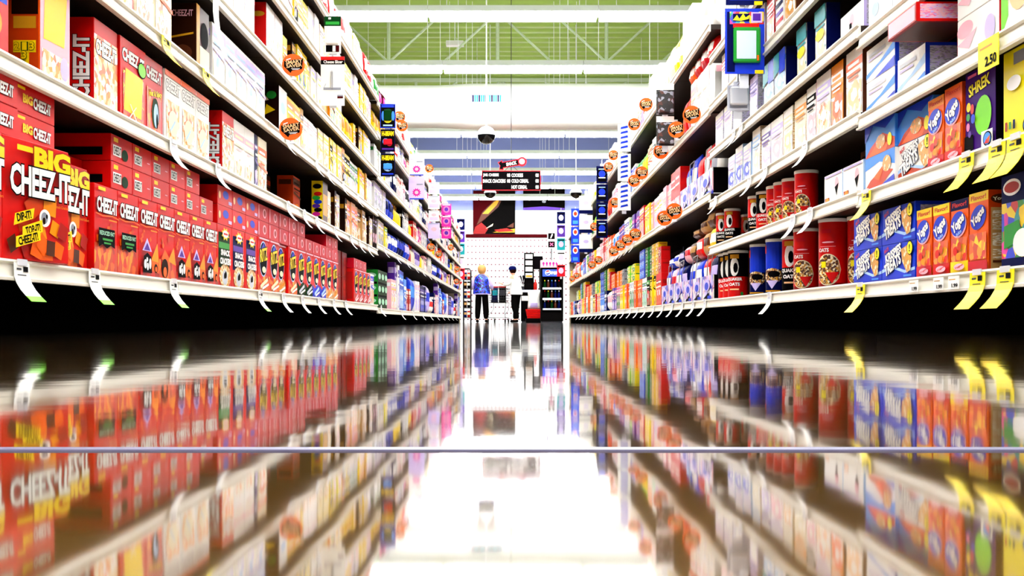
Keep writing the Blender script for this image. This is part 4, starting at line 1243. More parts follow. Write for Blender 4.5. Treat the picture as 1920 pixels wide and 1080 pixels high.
flat_tag(1, RN[2] - .005, yd(1866, XF), True, 'square yellow price tag over the dark purple carton')
for px, n in ((1724, 'under the first orange snack carton'), (1771, 'under the second orange snack carton'), (1800, 'under the navy topped snack carton')):
    flat_tag(1, RN[0] + .005, yd(px, XF), False, 'small white price label in the bottom rail ' + n)


def disc_mesh():
    mb = MB()
    n, r = 28, .052
    for y, s in ((0, 1), (.002, -1)):
        p = [(r * cos(2 * pi * i / n), y, r * sin(2 * pi * i / n)) for i in range(n)]
        mb.raw(p, [tuple(range(n))[::s]], 'orange')
    p = [(r * cos(2 * pi * i / n), y, r * sin(2 * pi * i / n)) for y in (0, .002) for i in range(n)]
    mb.raw(p, [(i, n + i, n + (i + 1) % n, (i + 1) % n) for i in range(n)], 'dorange')
    f = Face(mb, (-r, 0, -r), (1, 0, 0), (0, 0, 1), 2 * r, 2 * r, (0, -1, 0))
    f.op(('p', [(.08, .44), (.36, .14), (.42, .24), (.88, .32), (.95, .80), (.10, .68)], 'black'))
    f.op(('t', 'SMART', .16, .56, .90, .73, 'peach', None, 6, .015))
    f.op(('t', 'SAVER', .18, .40, .88, .55, 'peach', None, 6, .015))
    f.op(('r', .40, .33, .78, .35, 'white'))
    f.op(('r', .44, .28, .72, .30, 'white'))
    f.op(('p', [(.2, .70), (.40, .77), (.40, .81), (.2, .75)], 'white'))
    return mb.mesh('saver_disc')


DISC = disc_mesh()
mb = MB()
mb.box(-.004, .001, -.06, .004, .004, 0, 'plasticclear')
mb.box(-.012, -.002, -.068, .012, .008, -.058, 'plasticclear')
DCLIP = mb.mesh('clip')


def disc(side, px, py, X=1.03, dpx=None, yaw=0):
    off = abs(px - CX)
    d = FPX * X / off
    z = CAMH + (CY - py) * X / off
    o = link('round_sign', DISC, None, (side * X, d, z), 0, (0, radians(random.uniform(-8, 8)), radians(-side * 12 + yaw)))
    link('clip', DCLIP, o)
    wd_ = 'cracker' if side < 0 else 'oatmeal'
    lv = 'low' if z < .85 else ('middle' if z < 1.3 else 'high')
    tag(o, 'orange round saver sign on a %s rail' % lv, 'sign', 'orange saver signs', d, wd_ + ' side')


for px, py in ((550, 122), (545, 242), (749, 219), (754, 236), (805, 316), (808, 464), (823, 477), (845, 464), (857, 505), (856, 528)):
    disc(-1, px, py)
for px, py in ((1297, 215), (1268, 243), (1239, 284), (1203, 324), (1189, 339), (1264, 396), (1246, 409), (1153, 380), (1191, 440), (1176, 450), (1163, 460), (1151, 471), (1122, 488), (1110, 497), (1081, 517), (1073, 523), (1150, 291), (1141, 313), (1114, 425), (1211, 196), (1189, 233)):
    disc(1, px, py)


def hang_strip(side, y, z0, z1, X, cards, label, w=.02):
    """clear plastic strip that carries carded goods, face to the end of the aisle"""
    mb = MB()
    mb.box(-w, 0, z0, w, .002, z1, 'plasticclear')
    mb.box(-.004, -.006, z1, .004, .004, z1 + .05, 'steel')
    o = link('hanging_strip', mb.mesh('hanging_strip'), None, (side * X, y, 0))
    mb = MB()
    for c in cards:
        mb.tube((0, .001, c[1] + .003), (0, -.03, c[1] + .006), .002, 'steel', 6)
    link('hook', mb.mesh('hook'), o)
    tag(o, label, 'display strip', None, y, '', True)
    for i, (zb, zt, cw, body, ops, blister, lab) in enumerate(cards):
        h = zt - zb
        mc = MB()
        mc.box(-cw / 2, -.012, 0, cw / 2, -.009, h, body, .001)
        f = Face(mc, (-cw / 2, -.012, 0), (1, 0, 0), (0, 0, 1), cw, h, (0, -1, 0))
        for p in ops:
            f.op(p)
        c = link('carded_pack', mc.mesh('carded_pack'), None, (side * X, y, zb))
        if blister:
            m2 = MB()
            u0, v0, u1, v1, dep, m = blister
            m2.box((u0 - .5) * cw, -.012 - dep, v0 * h, (u1 - .5) * cw, -.0128, v1 * h, m, min(.006, dep / 3))
            link('blister', m2.mesh('blister'), c)
        tag(c, lab, 'pack', 'carded packs on hanging strips', y, '', True)


SL = [('r', 0, .84, 1, 1, 'ink'), ('r', 0, .93, 1, 1, 'red'), ('t', 'Cheese Slicer', .12, .86, .92, .925, 'white', None, 0, .02), ('r', .44, .36, .5, .72, 'lgrey'), ('r', .12, .32, .85, .37, 'grey'), ('p', [(.12, .37), (.16, .37), (.24, .44), (.21, .45)], 'lgrey'),
      ('r', .70, .15, .94, .19, 'maroon'), ('r', .70, .19, .94, .22, 'grey')]
GC = [('r', 0, .74, 1, 1, 'dgreen'), ('r', .08, .78, .9, .86, 'green'), ('r', .25, .92, .4, .97, 'white'), ('e', .48, .5, .16, .08, 'lgrey'), ('e', .48, .5, .1, .04, 'ink'), ('r', .1, .04, .9, .22, 'black'), ('r', .5, .05, .68, .21, 'white'), ('r', .70, .05, .9, .21, 'maroon')]
hang_strip(-1, 5.74, 1.24, 1.79, 1.02, [(1.545, 1.755, .094, 'white', GC, (.12, .24, .88, .72, .02, 'white'), 'white gadget pack with dark green card at the top of the first strip'),
                                       (1.25, 1.528, .135, 'white', SL, (.42, .34, .52, .70, .012, 'steel'), 'white cheese slicer card with red and black header')],
           'clear hanging strip with the cheese slicer card')
BLU = [('r', .05, .04, .95, .96, 'ink'), ('e', .5, .62, .3, .18, 'dgreen'), ('e', .5, .35, .26, .14, 'lemon'), ('r', .1, .85, .9, .95, 'blue'), ('r', .2, .08, .8, .14, 'lblue'), ('e', .2, .5, .1, .2, 'sky'), ('e', .84, .5, .1, .2, 'sky')]
BLV = [('r', .04, .04, .96, .96, 'ink'), ('t', 'H-BEAM', .08, .70, .92, .92, 'yellow', None, 0, .06), ('e', .35, .45, .22, .15, 'sky'), ('e', .62, .38, .2, .14, 'crimson'), ('r', .1, .08, .9, .16, 'violet')]
BLW = [('r', .04, .04, .96, .96, 'ink'), ('t', 'H-BEAM', .08, .70, .92, .92, 'yellow', None, 0, .06), ('e', .5, .4, .32, .18, 'lblue'), ('e', .62, .36, .12, .1, 'navy'), ('r', .1, .08, .9, .14, 'blue')]
hang_strip(-1, 8.18, 1.16, 1.84, 1.01, [(1.59, 1.785, .125, 'blue', BLU, (.25, .3, .75, .75, .02, 'dgreen'), 'blue rounded pack with green and yellow item'),
                                        (1.40, 1.58, .115, 'navy', BLV, (.2, .3, .8, .56, .015, 'crimson'), 'navy pack with yellow header and red item'),
                                        (1.20, 1.385, .115, 'navy', BLW, (.2, .3, .8, .56, .015, 'sky'), 'navy pack with yellow header and light blue item')],
           'clear hanging strip with three blue packs')


def sun(c):
    return [('r', .05, 0, .95, .05, 'blue'), ('p', [(.5 + .30 * (1 if k % 2 else .66) * cos(k * pi / 12), .30 + .20 * (1 if k % 2 else .66) * sin(k * pi / 12)) for k in range(24)], c), ('e', .5, .30, .12, .08, 'rose'), ('r', .5, .62, .9, .68, 'grey'), ('r', .1, .74, .5, .78, 'lavender')]


hang_strip(-1, 10.62, 1.24, 1.8, 1.01, [(1.56, 1.78, .16, 'white', sun('magenta'), None, 'white pack with magenta sunburst, upper of two'), (1.31, 1.55, .165, 'lavender', sun('magenta'), None, 'pale pack with magenta sunburst, lower of two')], 'clear hanging strip with the sunburst packs')
WH = [('r', .1, .1, .9, .4, 'lavender'), ('e', .5, .6, .25, .14, 'rose'), ('r', .1, .92, .9, .97, 'grey')]
hang_strip(-1, 13.06, 1.08, 1.86, 1.02, [(1.67, 1.82, .14, 'white', WH, None, 'white and lavender pack, topmost of four on its strip'), (1.48, 1.65, .15, 'white', WH, None, 'white and lavender pack, second of four on its strip'),
                                         (1.32, 1.46, .13, 'white', WH, None, 'white and lavender pack, third of four on its strip'), (1.1, 1.30, .15, 'lavender', WH, None, 'lavender pack hanging at the foot of a strip of four')], 'clear hanging strip with four pale packs')
MG = [('e', .5, .5, .34, .3, 'pink'), ('e', .5, .5, .2, .18, 'violet'), ('r', .1, .86, .9, .95, 'white')]
hang_strip(-1, 15.5, 1.28, 1.86, 1.02, [(1.30 + .18 * i, 1.47 + .18 * i, .15, 'magenta', MG, None, 'magenta pack on a far strip, ' + n) for i, n in enumerate(('lowest of three', 'middle of three', 'topmost of three'))], 'clear hanging strip with magenta packs')

TOY = [('r', .0, 0, 1, 1, 'blue'), ('r', .05, .03, .25, .95, 'navy'), ('r', .12, .76, .98, .95, 'multi'), ('r', .2, .8, .62, .92, 'navy'), ('p', [(.2, .82), (.3, .90), (.36, .84), (.46, .92), (.52, .86), (.62, .90), (.6, .84), (.4, .81)], 'lemon'), ('r', .66, .78, .94, .94, 'lavender'), ('r', .70, .81, .9, .92, 'violet'),
       ('r', .2, .70, .86, .77, 'red'), ('r', .75, .0, .97, .055, 'yellow')]
mb = MB()
hang_strip(1, 4.43, 1.05, 1.75, 1.01, [(1.11, 1.395, .172, 'navy', TOY, (.2, .16, .88, .70, .022, 'green'), 'blue carded drawing toy with green framed pale screen'),
                                       (1.41, 1.62, .165, 'navy', [('r', .1, .1, .9, .3, 'blue'), ('r', .75, 0, .97, .08, 'yellow'), ('r', .1, .4, .9, .9, 'ink')], (.2, .2, .8, .8, .02, 'navy'), 'navy carded toy hanging above the drawing toy')], 'clear hanging strip with the drawing toy')
toy = [o for o in COL.objects if o.name.startswith('carded_pack') and o.get('label', '').startswith('blue carded drawing')][0]
mb = MB()
mb.box(-.040, -.036, .06, .045, -.034, .182, 'screenwhite', .001)
so = link('screen', mb.mesh('screen'), toy.children[0])
so['label'] = 'pale blue screen'
mb = MB()
mb.box(.048, -.040, .052, .056, -.030, .075, 'orange', .001)
link('stylus', mb.mesh('stylus'), toy.children[0])
hang_strip(1, 4.60, .95, 1.12, 1.02, [(.985, 1.10, .10, 'lgrey', [('r', .1, .1, .9, .9, 'grey'), ('r', .4, .5, .6, .8, 'ink')], (.1, .2, .9, .9, .03, 'plasticclear'), 'pale grey boxed gadget hanging under the drawing toy')], 'short clear strip under the drawing toy')
NET = [('r', 0, 0, 1, .8, 'netprint'), ('e', .5, .4, .3, .25, 'dbrown'), ('e', .6, .5, .12, .12, 'lgrey')]
hang_strip(1, 6.87, 1.18, 1.70, 1.03, [(1.43, 1.64, .12, 'white', NET, (.05, .05, .95, .75, .03, 'netprint'), 'dark mesh bag pack, upper of two'), (1.22, 1.42, .12, 'white', NET, (.05, .05, .95, .75, .03, 'netprint'), 'dark mesh bag pack, lower of two')], 'clear hanging strip with dark mesh packs')
BT = [('r', .1, .05, .9, .95, 'white')] + [('p', [(.2, .1 + .18 * i), (.8, .16 + .18 * i), (.75, .24 + .18 * i), (.25, .18 + .18 * i)], 'blue') for i in range(5)]
hang_strip(1, 9.31, 1.02, 1.86, 1.02, [(1.05 + .27 * i, 1.30 + .27 * i, .12, 'white', BT, None, 'white pack with blue slanted lettering, ' + n) for i, n in enumerate(('lowest of three', 'middle of three', 'topmost of three'))], 'clear hanging strip with blue lettered packs')
NP = [('r', .1, .1, .9, .9, 'ink'), ('e', .5, .55, .3, .2, 'blue'), ('r', .2, .3, .8, .36, 'white'), ('r', .2, .8, .8, .86, 'lblue')]
hang_strip(1, 11.75, .98, 1.86, 1.03, [(1.0 + .21 * i, 1.2 + .21 * i, .13, 'navy', NP, None, 'navy pack with blue oval, ' + n) for i, n in enumerate(('lowest of four', 'second up of four', 'third up of four', 'topmost of four'))], 'clear hanging strip with navy packs')
WN = [('r', .0, 0, 1, .2, 'navy'), ('r', .1, .3, .9, .9, 'white'), ('e', .5, .6, .2, .1, 'lavender')]
hang_strip(1, 14.19, .98, 1.86, 1.02, [(1.0 + .27 * i, 1.25 + .27 * i, .19, 'white', WN, None, 'white pack with navy foot, ' + n) for i, n in enumerate(('lowest of three', 'middle of three', 'topmost of three'))], 'clear hanging strip with navy footed packs')
BB = [('e', .5, .7, .3, .2, 'white'), ('e', .5, .7, .2, .12, 'dorange'), ('r', .2, .1, .8, .3, 'sky')]
hang_strip(1, 16.6, .98, 1.86, 1.02, [(1.0 + .30 * i, 1.28 + .30 * i, .14, 'blue', BB, None, 'bright blue pack with white oval, ' + n) for i, n in enumerate(('lowest of three', 'middle of three', 'topmost of three'))], 'clear hanging strip with bright blue packs')
for k, (sd, y) in enumerate(((1, 20.7), (-1, 22.1))):
    w = ('far end of the oatmeal shelving', 'far end of the cracker shelving')[k]
    cs = ('crimson', 'white', 'teal', 'violet', 'navy')
    hang_strip(sd, y, .9, 2.3, .98 if sd > 0 else 1.14, [(.95 + .27 * i, 1.19 + .27 * i, .17, c, [('e', .5, .5, .3, .25, 'lavender'), ('r', .1, .8, .9, .9, 'ink')], None, '%s pack on the strip at the %s' % (wd(c), w)) for i, c in enumerate(cs)], 'tall hanging strip at the ' + w)


# ------------------------------------------------------------------ building
def noise_mix(m, c1, c2, scale, lo=.4, hi=.6, bump=0, bscale=0):
    nt = m.node_tree
    b = nt.nodes['Principled BSDF']
    tc = nt.nodes.new('ShaderNodeTexCoord')
    n = nt.nodes.new('ShaderNodeTexNoise')
    n.inputs['Scale'].default_value = scale
    n.inputs['Detail'].default_value = 4
    nt.links.new(tc.outputs['Object'], n.inputs['Vector'])
    r = nt.nodes.new('ShaderNodeValToRGB')
    r.color_ramp.elements[0].position, r.color_ramp.elements[1].position = lo, hi
    r.color_ramp.elements[0].color, r.color_ramp.elements[1].color = rgb(c1), rgb(c2)
    nt.links.new(n.outputs['Fac'], r.inputs[0])
    nt.links.new(r.outputs[0], b.inputs['Base Color'])
    if bump:
        n2 = nt.nodes.new('ShaderNodeTexNoise')
        n2.inputs['Scale'].default_value = bscale
        n2.inputs['Detail'].default_value = 2
        nt.links.new(tc.outputs['Object'], n2.inputs['Vector'])
        bp = nt.nodes.new('ShaderNodeBump')
        bp.inputs['Strength'].default_value = bump
        bp.inputs['Distance'].default_value = .002
        nt.links.new(n2.outputs['Fac'], bp.inputs['Height'])
        nt.links.new(bp.outputs[0], b.inputs['Normal'])


fm = bpy.data.materials.new('floorwax')       # worn brown tile under two coats of floor wax
fm.use_nodes = True
MATS['floorwax'] = fm
nt = fm.node_tree
nt.nodes.clear()
N = nt.nodes.new
out = N('ShaderNodeOutputMaterial')
dif = N('ShaderNodeBsdfDiffuse')
glo = N('ShaderNodeBsdfGlossy')
glo.inputs['Roughness'].default_value = .045
mix = N('ShaderNodeMixShader')
fr = N('ShaderNodeFresnel')
fr.inputs['IOR'].default_value = 1.7
inv = N('ShaderNodeMath'); inv.operation = 'SUBTRACT'; inv.inputs[0].default_value = 1
sq = N('ShaderNodeMath'); sq.operation = 'POWER'; sq.inputs[1].default_value = 2
inv2 = N('ShaderNodeMath'); inv2.operation = 'SUBTRACT'; inv2.inputs[0].default_value = 1
tc = N('ShaderNodeTexCoord')
nz = N('ShaderNodeTexNoise'); nz.inputs['Scale'].default_value = 9; nz.inputs['Detail'].default_value = 4
cr = N('ShaderNodeValToRGB')
cr.color_ramp.elements[0].position, cr.color_ramp.elements[1].position = .35, .65
cr.color_ramp.elements[0].color, cr.color_ramp.elements[1].color = rgb('4a3212'), rgb('6e4f24')
n2 = N('ShaderNodeTexNoise'); n2.inputs['Scale'].default_value = 14; n2.inputs['Detail'].default_value = 2
bp = N('ShaderNodeBump'); bp.inputs['Strength'].default_value = .06; bp.inputs['Distance'].default_value = .002
K = nt.links.new
K(tc.outputs['Object'], nz.inputs['Vector']); K(nz.outputs['Fac'], cr.inputs[0]); K(cr.outputs[0], dif.inputs['Color'])
K(tc.outputs['Object'], n2.inputs['Vector']); K(n2.outputs['Fac'], bp.inputs['Height']); K(bp.outputs[0], glo.inputs['Normal'])
K(fr.outputs[0], inv.inputs[1]); K(inv.outputs[0], sq.inputs[0]); K(sq.outputs[0], inv2.inputs[1])
K(inv2.outputs[0], mix.inputs[0]); K(dif.outputs[0], mix.inputs[1]); K(glo.outputs[0], mix.inputs[2]); K(mix.outputs[0], out.inputs[0])
mb = MB()
mb.box(-14, -7, -.1, 14, 37.6, 0, 'floorwax')
structure('floor', mb.mesh('floor'))
matx('seam', '5c5a78', .4)
mb = MB()
mb.box(-6, .2345, 0.0, 6, .2392, .0004, 'seam')
structure('trim_1', mb.mesh('trim_1'))

wallm = matx('wallpaint', 'f2f1f4', .6)
mb = MB()
mb.box(-14, 37.5, 0, 14, 37.7, 4.15, 'wallpaint')
structure('wall_back', mb.mesh('wall_back'))
matx('wallshade', '7e89cc', .6)  # same white wall; the shade above lamp level is painted in as blue-grey
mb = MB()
mb.box(-14, 37.5, 4.15, 14, 37.7, 7.9, 'wallshade')
structure('wall_upper_shaded', mb.mesh('wall_upper_shaded'))
# deck of the roof: corrugated steel, ribs running across the aisle
matx('deckpaint', 'accc5c', .55)
mb = MB()
y = -7.0
prof = []
while y < 37.6:
    prof += [(y, 7.5), (y + .16, 7.5), (y + .20, 7.58), (y + .42, 7.58), (y + .46, 7.5)]
    y += .46
for a, b in zip(prof, prof[1:]):
    mb.poly([(-14, a[0], a[1]), (14, a[0], a[1]), (14, b[0], b[1]), (-14, b[0], b[1])], 'deckpaint')
mb.box(-14, -7, 7.62, 14, 37.6, 7.7, 'deckpaint')
structure('ceiling', mb.mesh('ceiling'))
matx('trusspaint', 'cfe0bc', .5)
for ty in (17.2, 24.2, 31.0):
    mb = MB()
    zt, zb = 7.42, 6.22
    for z in (zt, zb):
        mb.box(-9, ty - .05, z - .05, 9, ty - .02, z + .05, 'trusspaint')
        mb.box(-9, ty + .02, z - .05, 9, ty + .05, z + .05, 'trusspaint')
    x0 = -.37 - 2.6 * 3
    for k in range(7):
        x = x0 + 2.6 * k
        mb.tube((x, ty, zb), (x, ty, zt), .045, 'trusspaint', 6)
        if k % 2 == 1:
            mb.tube((x, ty, zt), (x - 1.3, ty, zb), .03, 'trusspaint', 6)
            mb.tube((x, ty, zt), (x + 1.3, ty, zb), .03, 'trusspaint', 6)
        else:
            mb.tube((x, ty, zb), (x - 1.3, ty, zt), .03, 'trusspaint', 6)
            mb.tube((x, ty, zb), (x + 1.3, ty, zt), .03, 'trusspaint', 6)
    structure('ceiling_beam', mb.mesh('ceiling_beam'))

# strip lights
LZ = 4.49


def light_meshes():
    L = 2.42
    mb = MB()
    p = [(-.15, -.055), (-.06, .05), (.06, .05), (.15, -.055), (.145, -.06), (.055, .04), (-.055, .04), (-.145, -.06)]
    n = len(p)
    mb.raw([(x, a, b) for x in (-L / 2, L / 2) for a, b in p], [(i, n + i, n + (i + 1) % n, (i + 1) % n) for i in range(n)], 'reflector')
    for x in (-L / 2, L / 2):
        mb.poly([(x, a, b) for a, b in p[:4]], 'reflector')
    hs = mb.mesh('reflector_housing')
    tubes = []
    for yy in (-.07, .07):
        mt = MB()
        mt.tube((-L / 2 + .02, yy, -.092), (L / 2 - .02, yy, -.092), .054, 'tubeglow', 12)
        tubes.append(mt.mesh('fluorescent_tube', True))
    rods = []
    for x in (-.95, .95):
        mr = MB()
        mr.tube((x, 0, .05), (x, 0, 7.5 - LZ), .006, 'reflector', 6)
        rods.append(mr.mesh('hanger_rod'))
    return hs, tubes, rods


HS, TUBES, RODS = light_meshes()
ROWS = [14.5 + 3.05 * k for k in range(-7, 8)]
for i, y in enumerate(ROWS):
    for j, x in enumerate((-2.43, 0, 2.43)):
        o = bpy.data.objects.new('strip_light', None)
        COL.objects.link(o)
        o.location = (x, y, LZ)
        link('reflector_housing', HS, o)
        for t in TUBES:
            link('fluorescent_tube', t, o)
        for t in RODS:
            link('hanger_rod', t, o)
        tag(o, 'white fluorescent strip light %s the %s' % ('over' if y > 14 else 'out of view above', ('cracker shelving', 'aisle centre', 'oatmeal shelving')[j]), 'lamp', 'fluorescent strip lights across the aisle', y)

# round duct
mb = MB()
prof = [(-8, .40), (-1.45, .40), (-.75, .435), (8, .435)]
n = 40
pts = [(x, r * cos(2 * pi * i / n), r * sin(2 * pi * i / n)) for x, r in prof for i in range(n)]
mb.raw(pts, [(k * n + i, (k + 1) * n + i, (k + 1) * n + (i + 1) % n, k * n + (i + 1) % n) for k in range(3) for i in range(n)], 'ductpaint')
duct = link('air_duct', mb.mesh('air_duct', True), None, (0, 19.3, 4.12))
mb = MB()
mb.box(-.78, -.455, -.075, -.20, -.40, .075, 'grey', .004)
for i in range(14):
    if i != 7:
        x = -.755 + i * .039
        mb.box(x, -.458, -.06, x + .022, -.454, .06, 'teal' if i % 3 else 'navy')
link('vent_grille', mb.mesh('vent_grille'), duct, (0, 0, .06))
for x in (-4.2, 2.6, 4.4):
    mb = MB()
    rr = .40 if x < 0 else .435
    pts = [(x + a, q * cos(2 * pi * i / n), q * sin(2 * pi * i / n)) for a, q in ((-.03, rr), (-.03, rr + .012), (.03, rr + .012), (.03, rr)) for i in range(n)]
    mb.raw(pts, [(k * n + i, (k + 1) * n + i, (k + 1) * n + (i + 1) % n, k * n + (i + 1) % n) for k in range(3) for i in range(n)], 'ductpaint')
    mb.tube((x, 0, rr), (x, 0, 3.3), .008, 'reflector', 6)
    link('duct_band', mb.mesh('duct_band'), duct)
tag(duct, 'large round white air duct with a small dark grille crossing the aisle', 'duct', None, 0, '', True)


def dome(px, py, d, R, label, flare=False):
    p = at(px, py, d)
    o = bpy.data.objects.new('camera_dome', None)
    COL.objects.link(o)
    o.location = p
    mb = MB()
    if flare:
        mb.lathe([(R * 1.05, 0), (R * 1.05, R * .15), (R * .55, R * .95), (.0001, R)], 'reflector', 28)
    else:
        mb.lathe([(R * cos(a), R * sin(a)) for a in [i * pi / 20 for i in range(10)]] + [(.0001, R)], 'reflector', 28)
    link('housing', mb.mesh('housing', True), o)
    mb = MB()
    mb.lathe([(.0001, -R * .95)] + [(R * .97 * cos(a), R * .95 * sin(a)) for a in [-pi / 2 + i * pi / 20 for i in range(1, 11)]], 'domeblack', 28)
    link('dark_dome', mb.mesh('dark_dome', True), o)
    mb = MB()
    mb.tube((0, 0, R * .98), (0, 0, 7.5 - p.z), .012, 'reflector', 8)
    link('hanger_rod', mb.mesh('hanger_rod'), o)
    tag(o, label, 'camera', 'ceiling camera domes', p.y, '', True)


dome(912, 254, 16.6, .152, 'nearest camera dome, white above and black below, under the duct')
dome(919, 362, 25.5, .145, 'small camera dome hanging below the aisle sign', True)
dome(1080, 362, 25.5, .15, 'camera dome with flared white cap over the oatmeal shelving', True)

# aisle sign
SD = 18.6
sc = SD / FPX
p = at(958.5, 338.5, SD)
W_, H_ = 111 * sc, 37 * sc
mb = MB()
mb.box(-W_ / 2, 0, -H_ / 2, W_ / 2, .04, H_ / 2, 'crimson', .004)
f = Face(mb, (-W_ / 2, 0, -H_ / 2), (1, 0, 0), (0, 0, 1), W_, H_, (0, -1, 0))
f.op(('r', .012, .035, .988, .965, 'ink'))
for t, u0, u1, v in (('JAR CHEESE', .025, .29, .76), ('SNACK CRACKERS', .02, .405, .47), ('COOKIES', .505, .70, .76), ('COLD CEREAL', .505, .795, .47), ('HOT CEREAL', .505, .77, .16), ('08', .43, .485, .76), ('08', .43, .485, .47), ('08', .91, .965, .76), ('08', .91, .965, .47), ('08', .91, .965, .16)):
    f.op(('t', t, u0, v - .085, u1, v + .10, 'white', None, 0, .03))
sg = link('aisle_sign', mb.mesh('aisle_sign'), None, p)
mb = MB()
q = at(960, 306.5, SD) - p
a = radians(11)
ux, uz = Vector((cos(a), 0, sin(a))), Vector((-sin(a), 0, cos(a)))


def SP(u, v, y=0.0):
    return q + ux * u * sc + uz * v * sc + Vector((0, y, 0))


def slab(mb, pts, y0, y1, m):
    n = len(pts)
    A = [SP(u, v, y0) for u, v in pts]
    B = [SP(u, v, y1) for u, v in pts]
    mb.raw(A + B, [tuple(range(n)), tuple(range(2 * n - 1, n - 1, -1))] + [(i, n + i, n + (i + 1) % n, (i + 1) % n) for i in range(n)], m)


slab(mb, [(-26, -7), (-18, -9), (-17, -5), (12, -6), (12, 6), (-17, 6), (-17, 10), (-21, 8), (-26, 7), (-23, 0)], .0, .03, 'crimson')
slab(mb, [(-24.5, -5.5), (-19, -7), (-18, -3.8), (12, -4.6), (12, 4.6), (-18, 4.6), (-18.5, 8), (-22, 6.5), (-24.5, 5), (-22, 0)], -.004, .0, 'ink')
slab(mb, [(19 + 9 * cos(i * pi / 12), 9 * sin(i * pi / 12)) for i in range(24)], -.002, .03, 'crimson')
slab(mb, [(19 + 5.2 * cos(i * pi / 12), 5.2 * sin(i * pi / 12)) for i in range(24)], -.008, -.002, 'white')
f = Face(mb, SP(-11, -3.6, -.006), ux, uz, 20 * sc, 7.2 * sc, (0, -1, 0))
f.op(('t', 'SNACK', .0, .05, 1, .95, 'white', None, 0, .05))
link('topper', mb.mesh('topper'), sg)['label'] = 'tilted utensil shaped topper'
mb = MB()
mb.path([(0, .02, H_ / 2), (0, .02, 7.5 - p.z)], .006, 'wire')
mb.path([(-.12, .02, H_ / 2), (0, .02, H_ / 2 + .12), (.12, .02, H_ / 2)], .004, 'wire')
link('hanger_cable', mb.mesh('hanger_cable'), sg)
tag(sg, 'black hanging aisle sign with white product list and pink border', 'sign', None, 0, '', True)

# small white box on the deck
mb = MB()
mb.box(-.22, -.1, -.06, .22, .1, .06, 'white', .01)
bx = link('ceiling_sensor', mb.mesh('ceiling_sensor'), None, at(853, 82, 25.2))
mb = MB()
mb.tube((0, 0, .05), (0, 0, 7.5 - bx.location.z), .012, 'reflector', 6)
link('hanger_rod', mb.mesh('hanger_rod'), bx)
tag(bx, 'small white box fixed under the green roof deck', 'sensor', None, 0, '', True)

# ------------------------------------------------------------------ the far end
WD = 37.5
# dotted panelling, red band and posters on the end wall
pm = matx('pegpanel', 'f6f4f6', .5)
nt = pm.node_tree
tc = nt.nodes.new('ShaderNodeTexCoord')
sx = nt.nodes.new('ShaderNodeSeparateXYZ')
nt.links.new(tc.outputs['Object'], sx.inputs[0])


def math_node(op, a, b=None):
    n = nt.nodes.new('ShaderNodeMath')
    n.operation = op
    for i, v in enumerate((a, b)):
        if v is None:
            continue
        if isinstance(v, (int, float)):
            n.inputs[i].default_value = v
        else:
            nt.links.new(v, n.inputs[i])
    return n.outputs[0]


def cell(out, step):
    return math_node('ABSOLUTE', math_node('SUBTRACT', math_node('FRACT', math_node('DIVIDE', out, step)), .5))


dx = math_node('MULTIPLY', cell(sx.outputs[0], .145), .145)
dz = math_node('MULTIPLY', cell(sx.outputs[2], .225), .225)
dd = math_node('ADD', math_node('POWER', dx, 2), math_node('POWER', dz, 2))
dot = math_node('LESS_THAN', dd, .03 ** 2)
mx = nt.nodes.new('ShaderNodeMix')
mx.data_type = 'RGBA'
nt.links.new(dot, mx.inputs[0])
mx.inputs[6].default_value = rgb('f6f4f6')
mx.inputs[7].default_value = rgb('6e3c4a')
nt.links.new(mx.outputs[2], nt.nodes['Principled BSDF'].inputs['Base Color'])
mb = MB()
mb.box(-4, WD - .03, 0, 4, WD, 3.12, 'pegpanel')
structure('wall_panel', mb.mesh('wall_panel'))
mb = MB()
mb.box(-1.75, WD - .07, 3.14, 1.55, WD - .001, 3.26, 'maroon', .005)
structure('trim_2', mb.mesh('trim_2'))


def poster(px0, py0, px1, py1, ops, body, label):
    a, b = at(px0, py1, WD - .06), at(px1, py0, WD - .06)
    w, h = b.x - a.x, b.z - a.z
    mb = MB()
    mb.box(0, 0, 0, w, .04, h, body, .004)
    f = Face(mb, (0, 0, 0), (1, 0, 0), (0, 0, 1), w, h, (0, -1, 0))
    for o in ops:
        f.op(o)
        f.k += 6
    o = link('wall_poster', mb.mesh('wall_poster'), None, a)
    tag(o, label, 'poster', None, 0, '', True)


poster(887, 357, 966, 438.5, [('p', [(0, .1), (.3, .35), (.62, .98), (0, .98)], 'maroon'), ('p', [(0, 0), (.28, 0), (.36, .12), (.2, .26), (.05, .16)], 'dred'), ('p', [(.08, .2), (.22, .5), (.55, .82), (.7, .82), (.6, .62), (.3, .36)], 'brown'), ('p', [(.22, .46), (.5, .74), (.64, .80), (.56, .66), (.36, .46)], 'gold'),
                               ('p', [(.3, .12), (.48, .24), (.46, .18)], 'cream'), ('p', [(.45, .03), (.99, .12), (.99, .03)], 'gold'), ('p', [(.5, .09), (.8, .13), (.99, .06), (.6, .04)], 'brick'), ('p', [(.8, .16), (.97, .26), (.96, .14)], 'brown')], 'black', 'dark poster with a tan hand shape over red')
poster(981, 353, 1059, 393.5, [('p', [(.05, .03), (.4, .12), (.9, .03)], 'lavender'), ('e', .5, .38, .05, .06, 'grey'), ('e', .15, .5, .04, .08, 'grey'), ('p', [(0, 0), (1, 0), (1, .08), (.5, .16), (0, .1)], 'violet')], 'black', 'wide dark poster with pale streaks beside the hand poster')


def ev_mesh(o, name):
    dg = bpy.context.evaluated_depsgraph_get()
    me = bpy.data.meshes.new_from_object(o.evaluated_get(dg))
    me.name = name
    return me


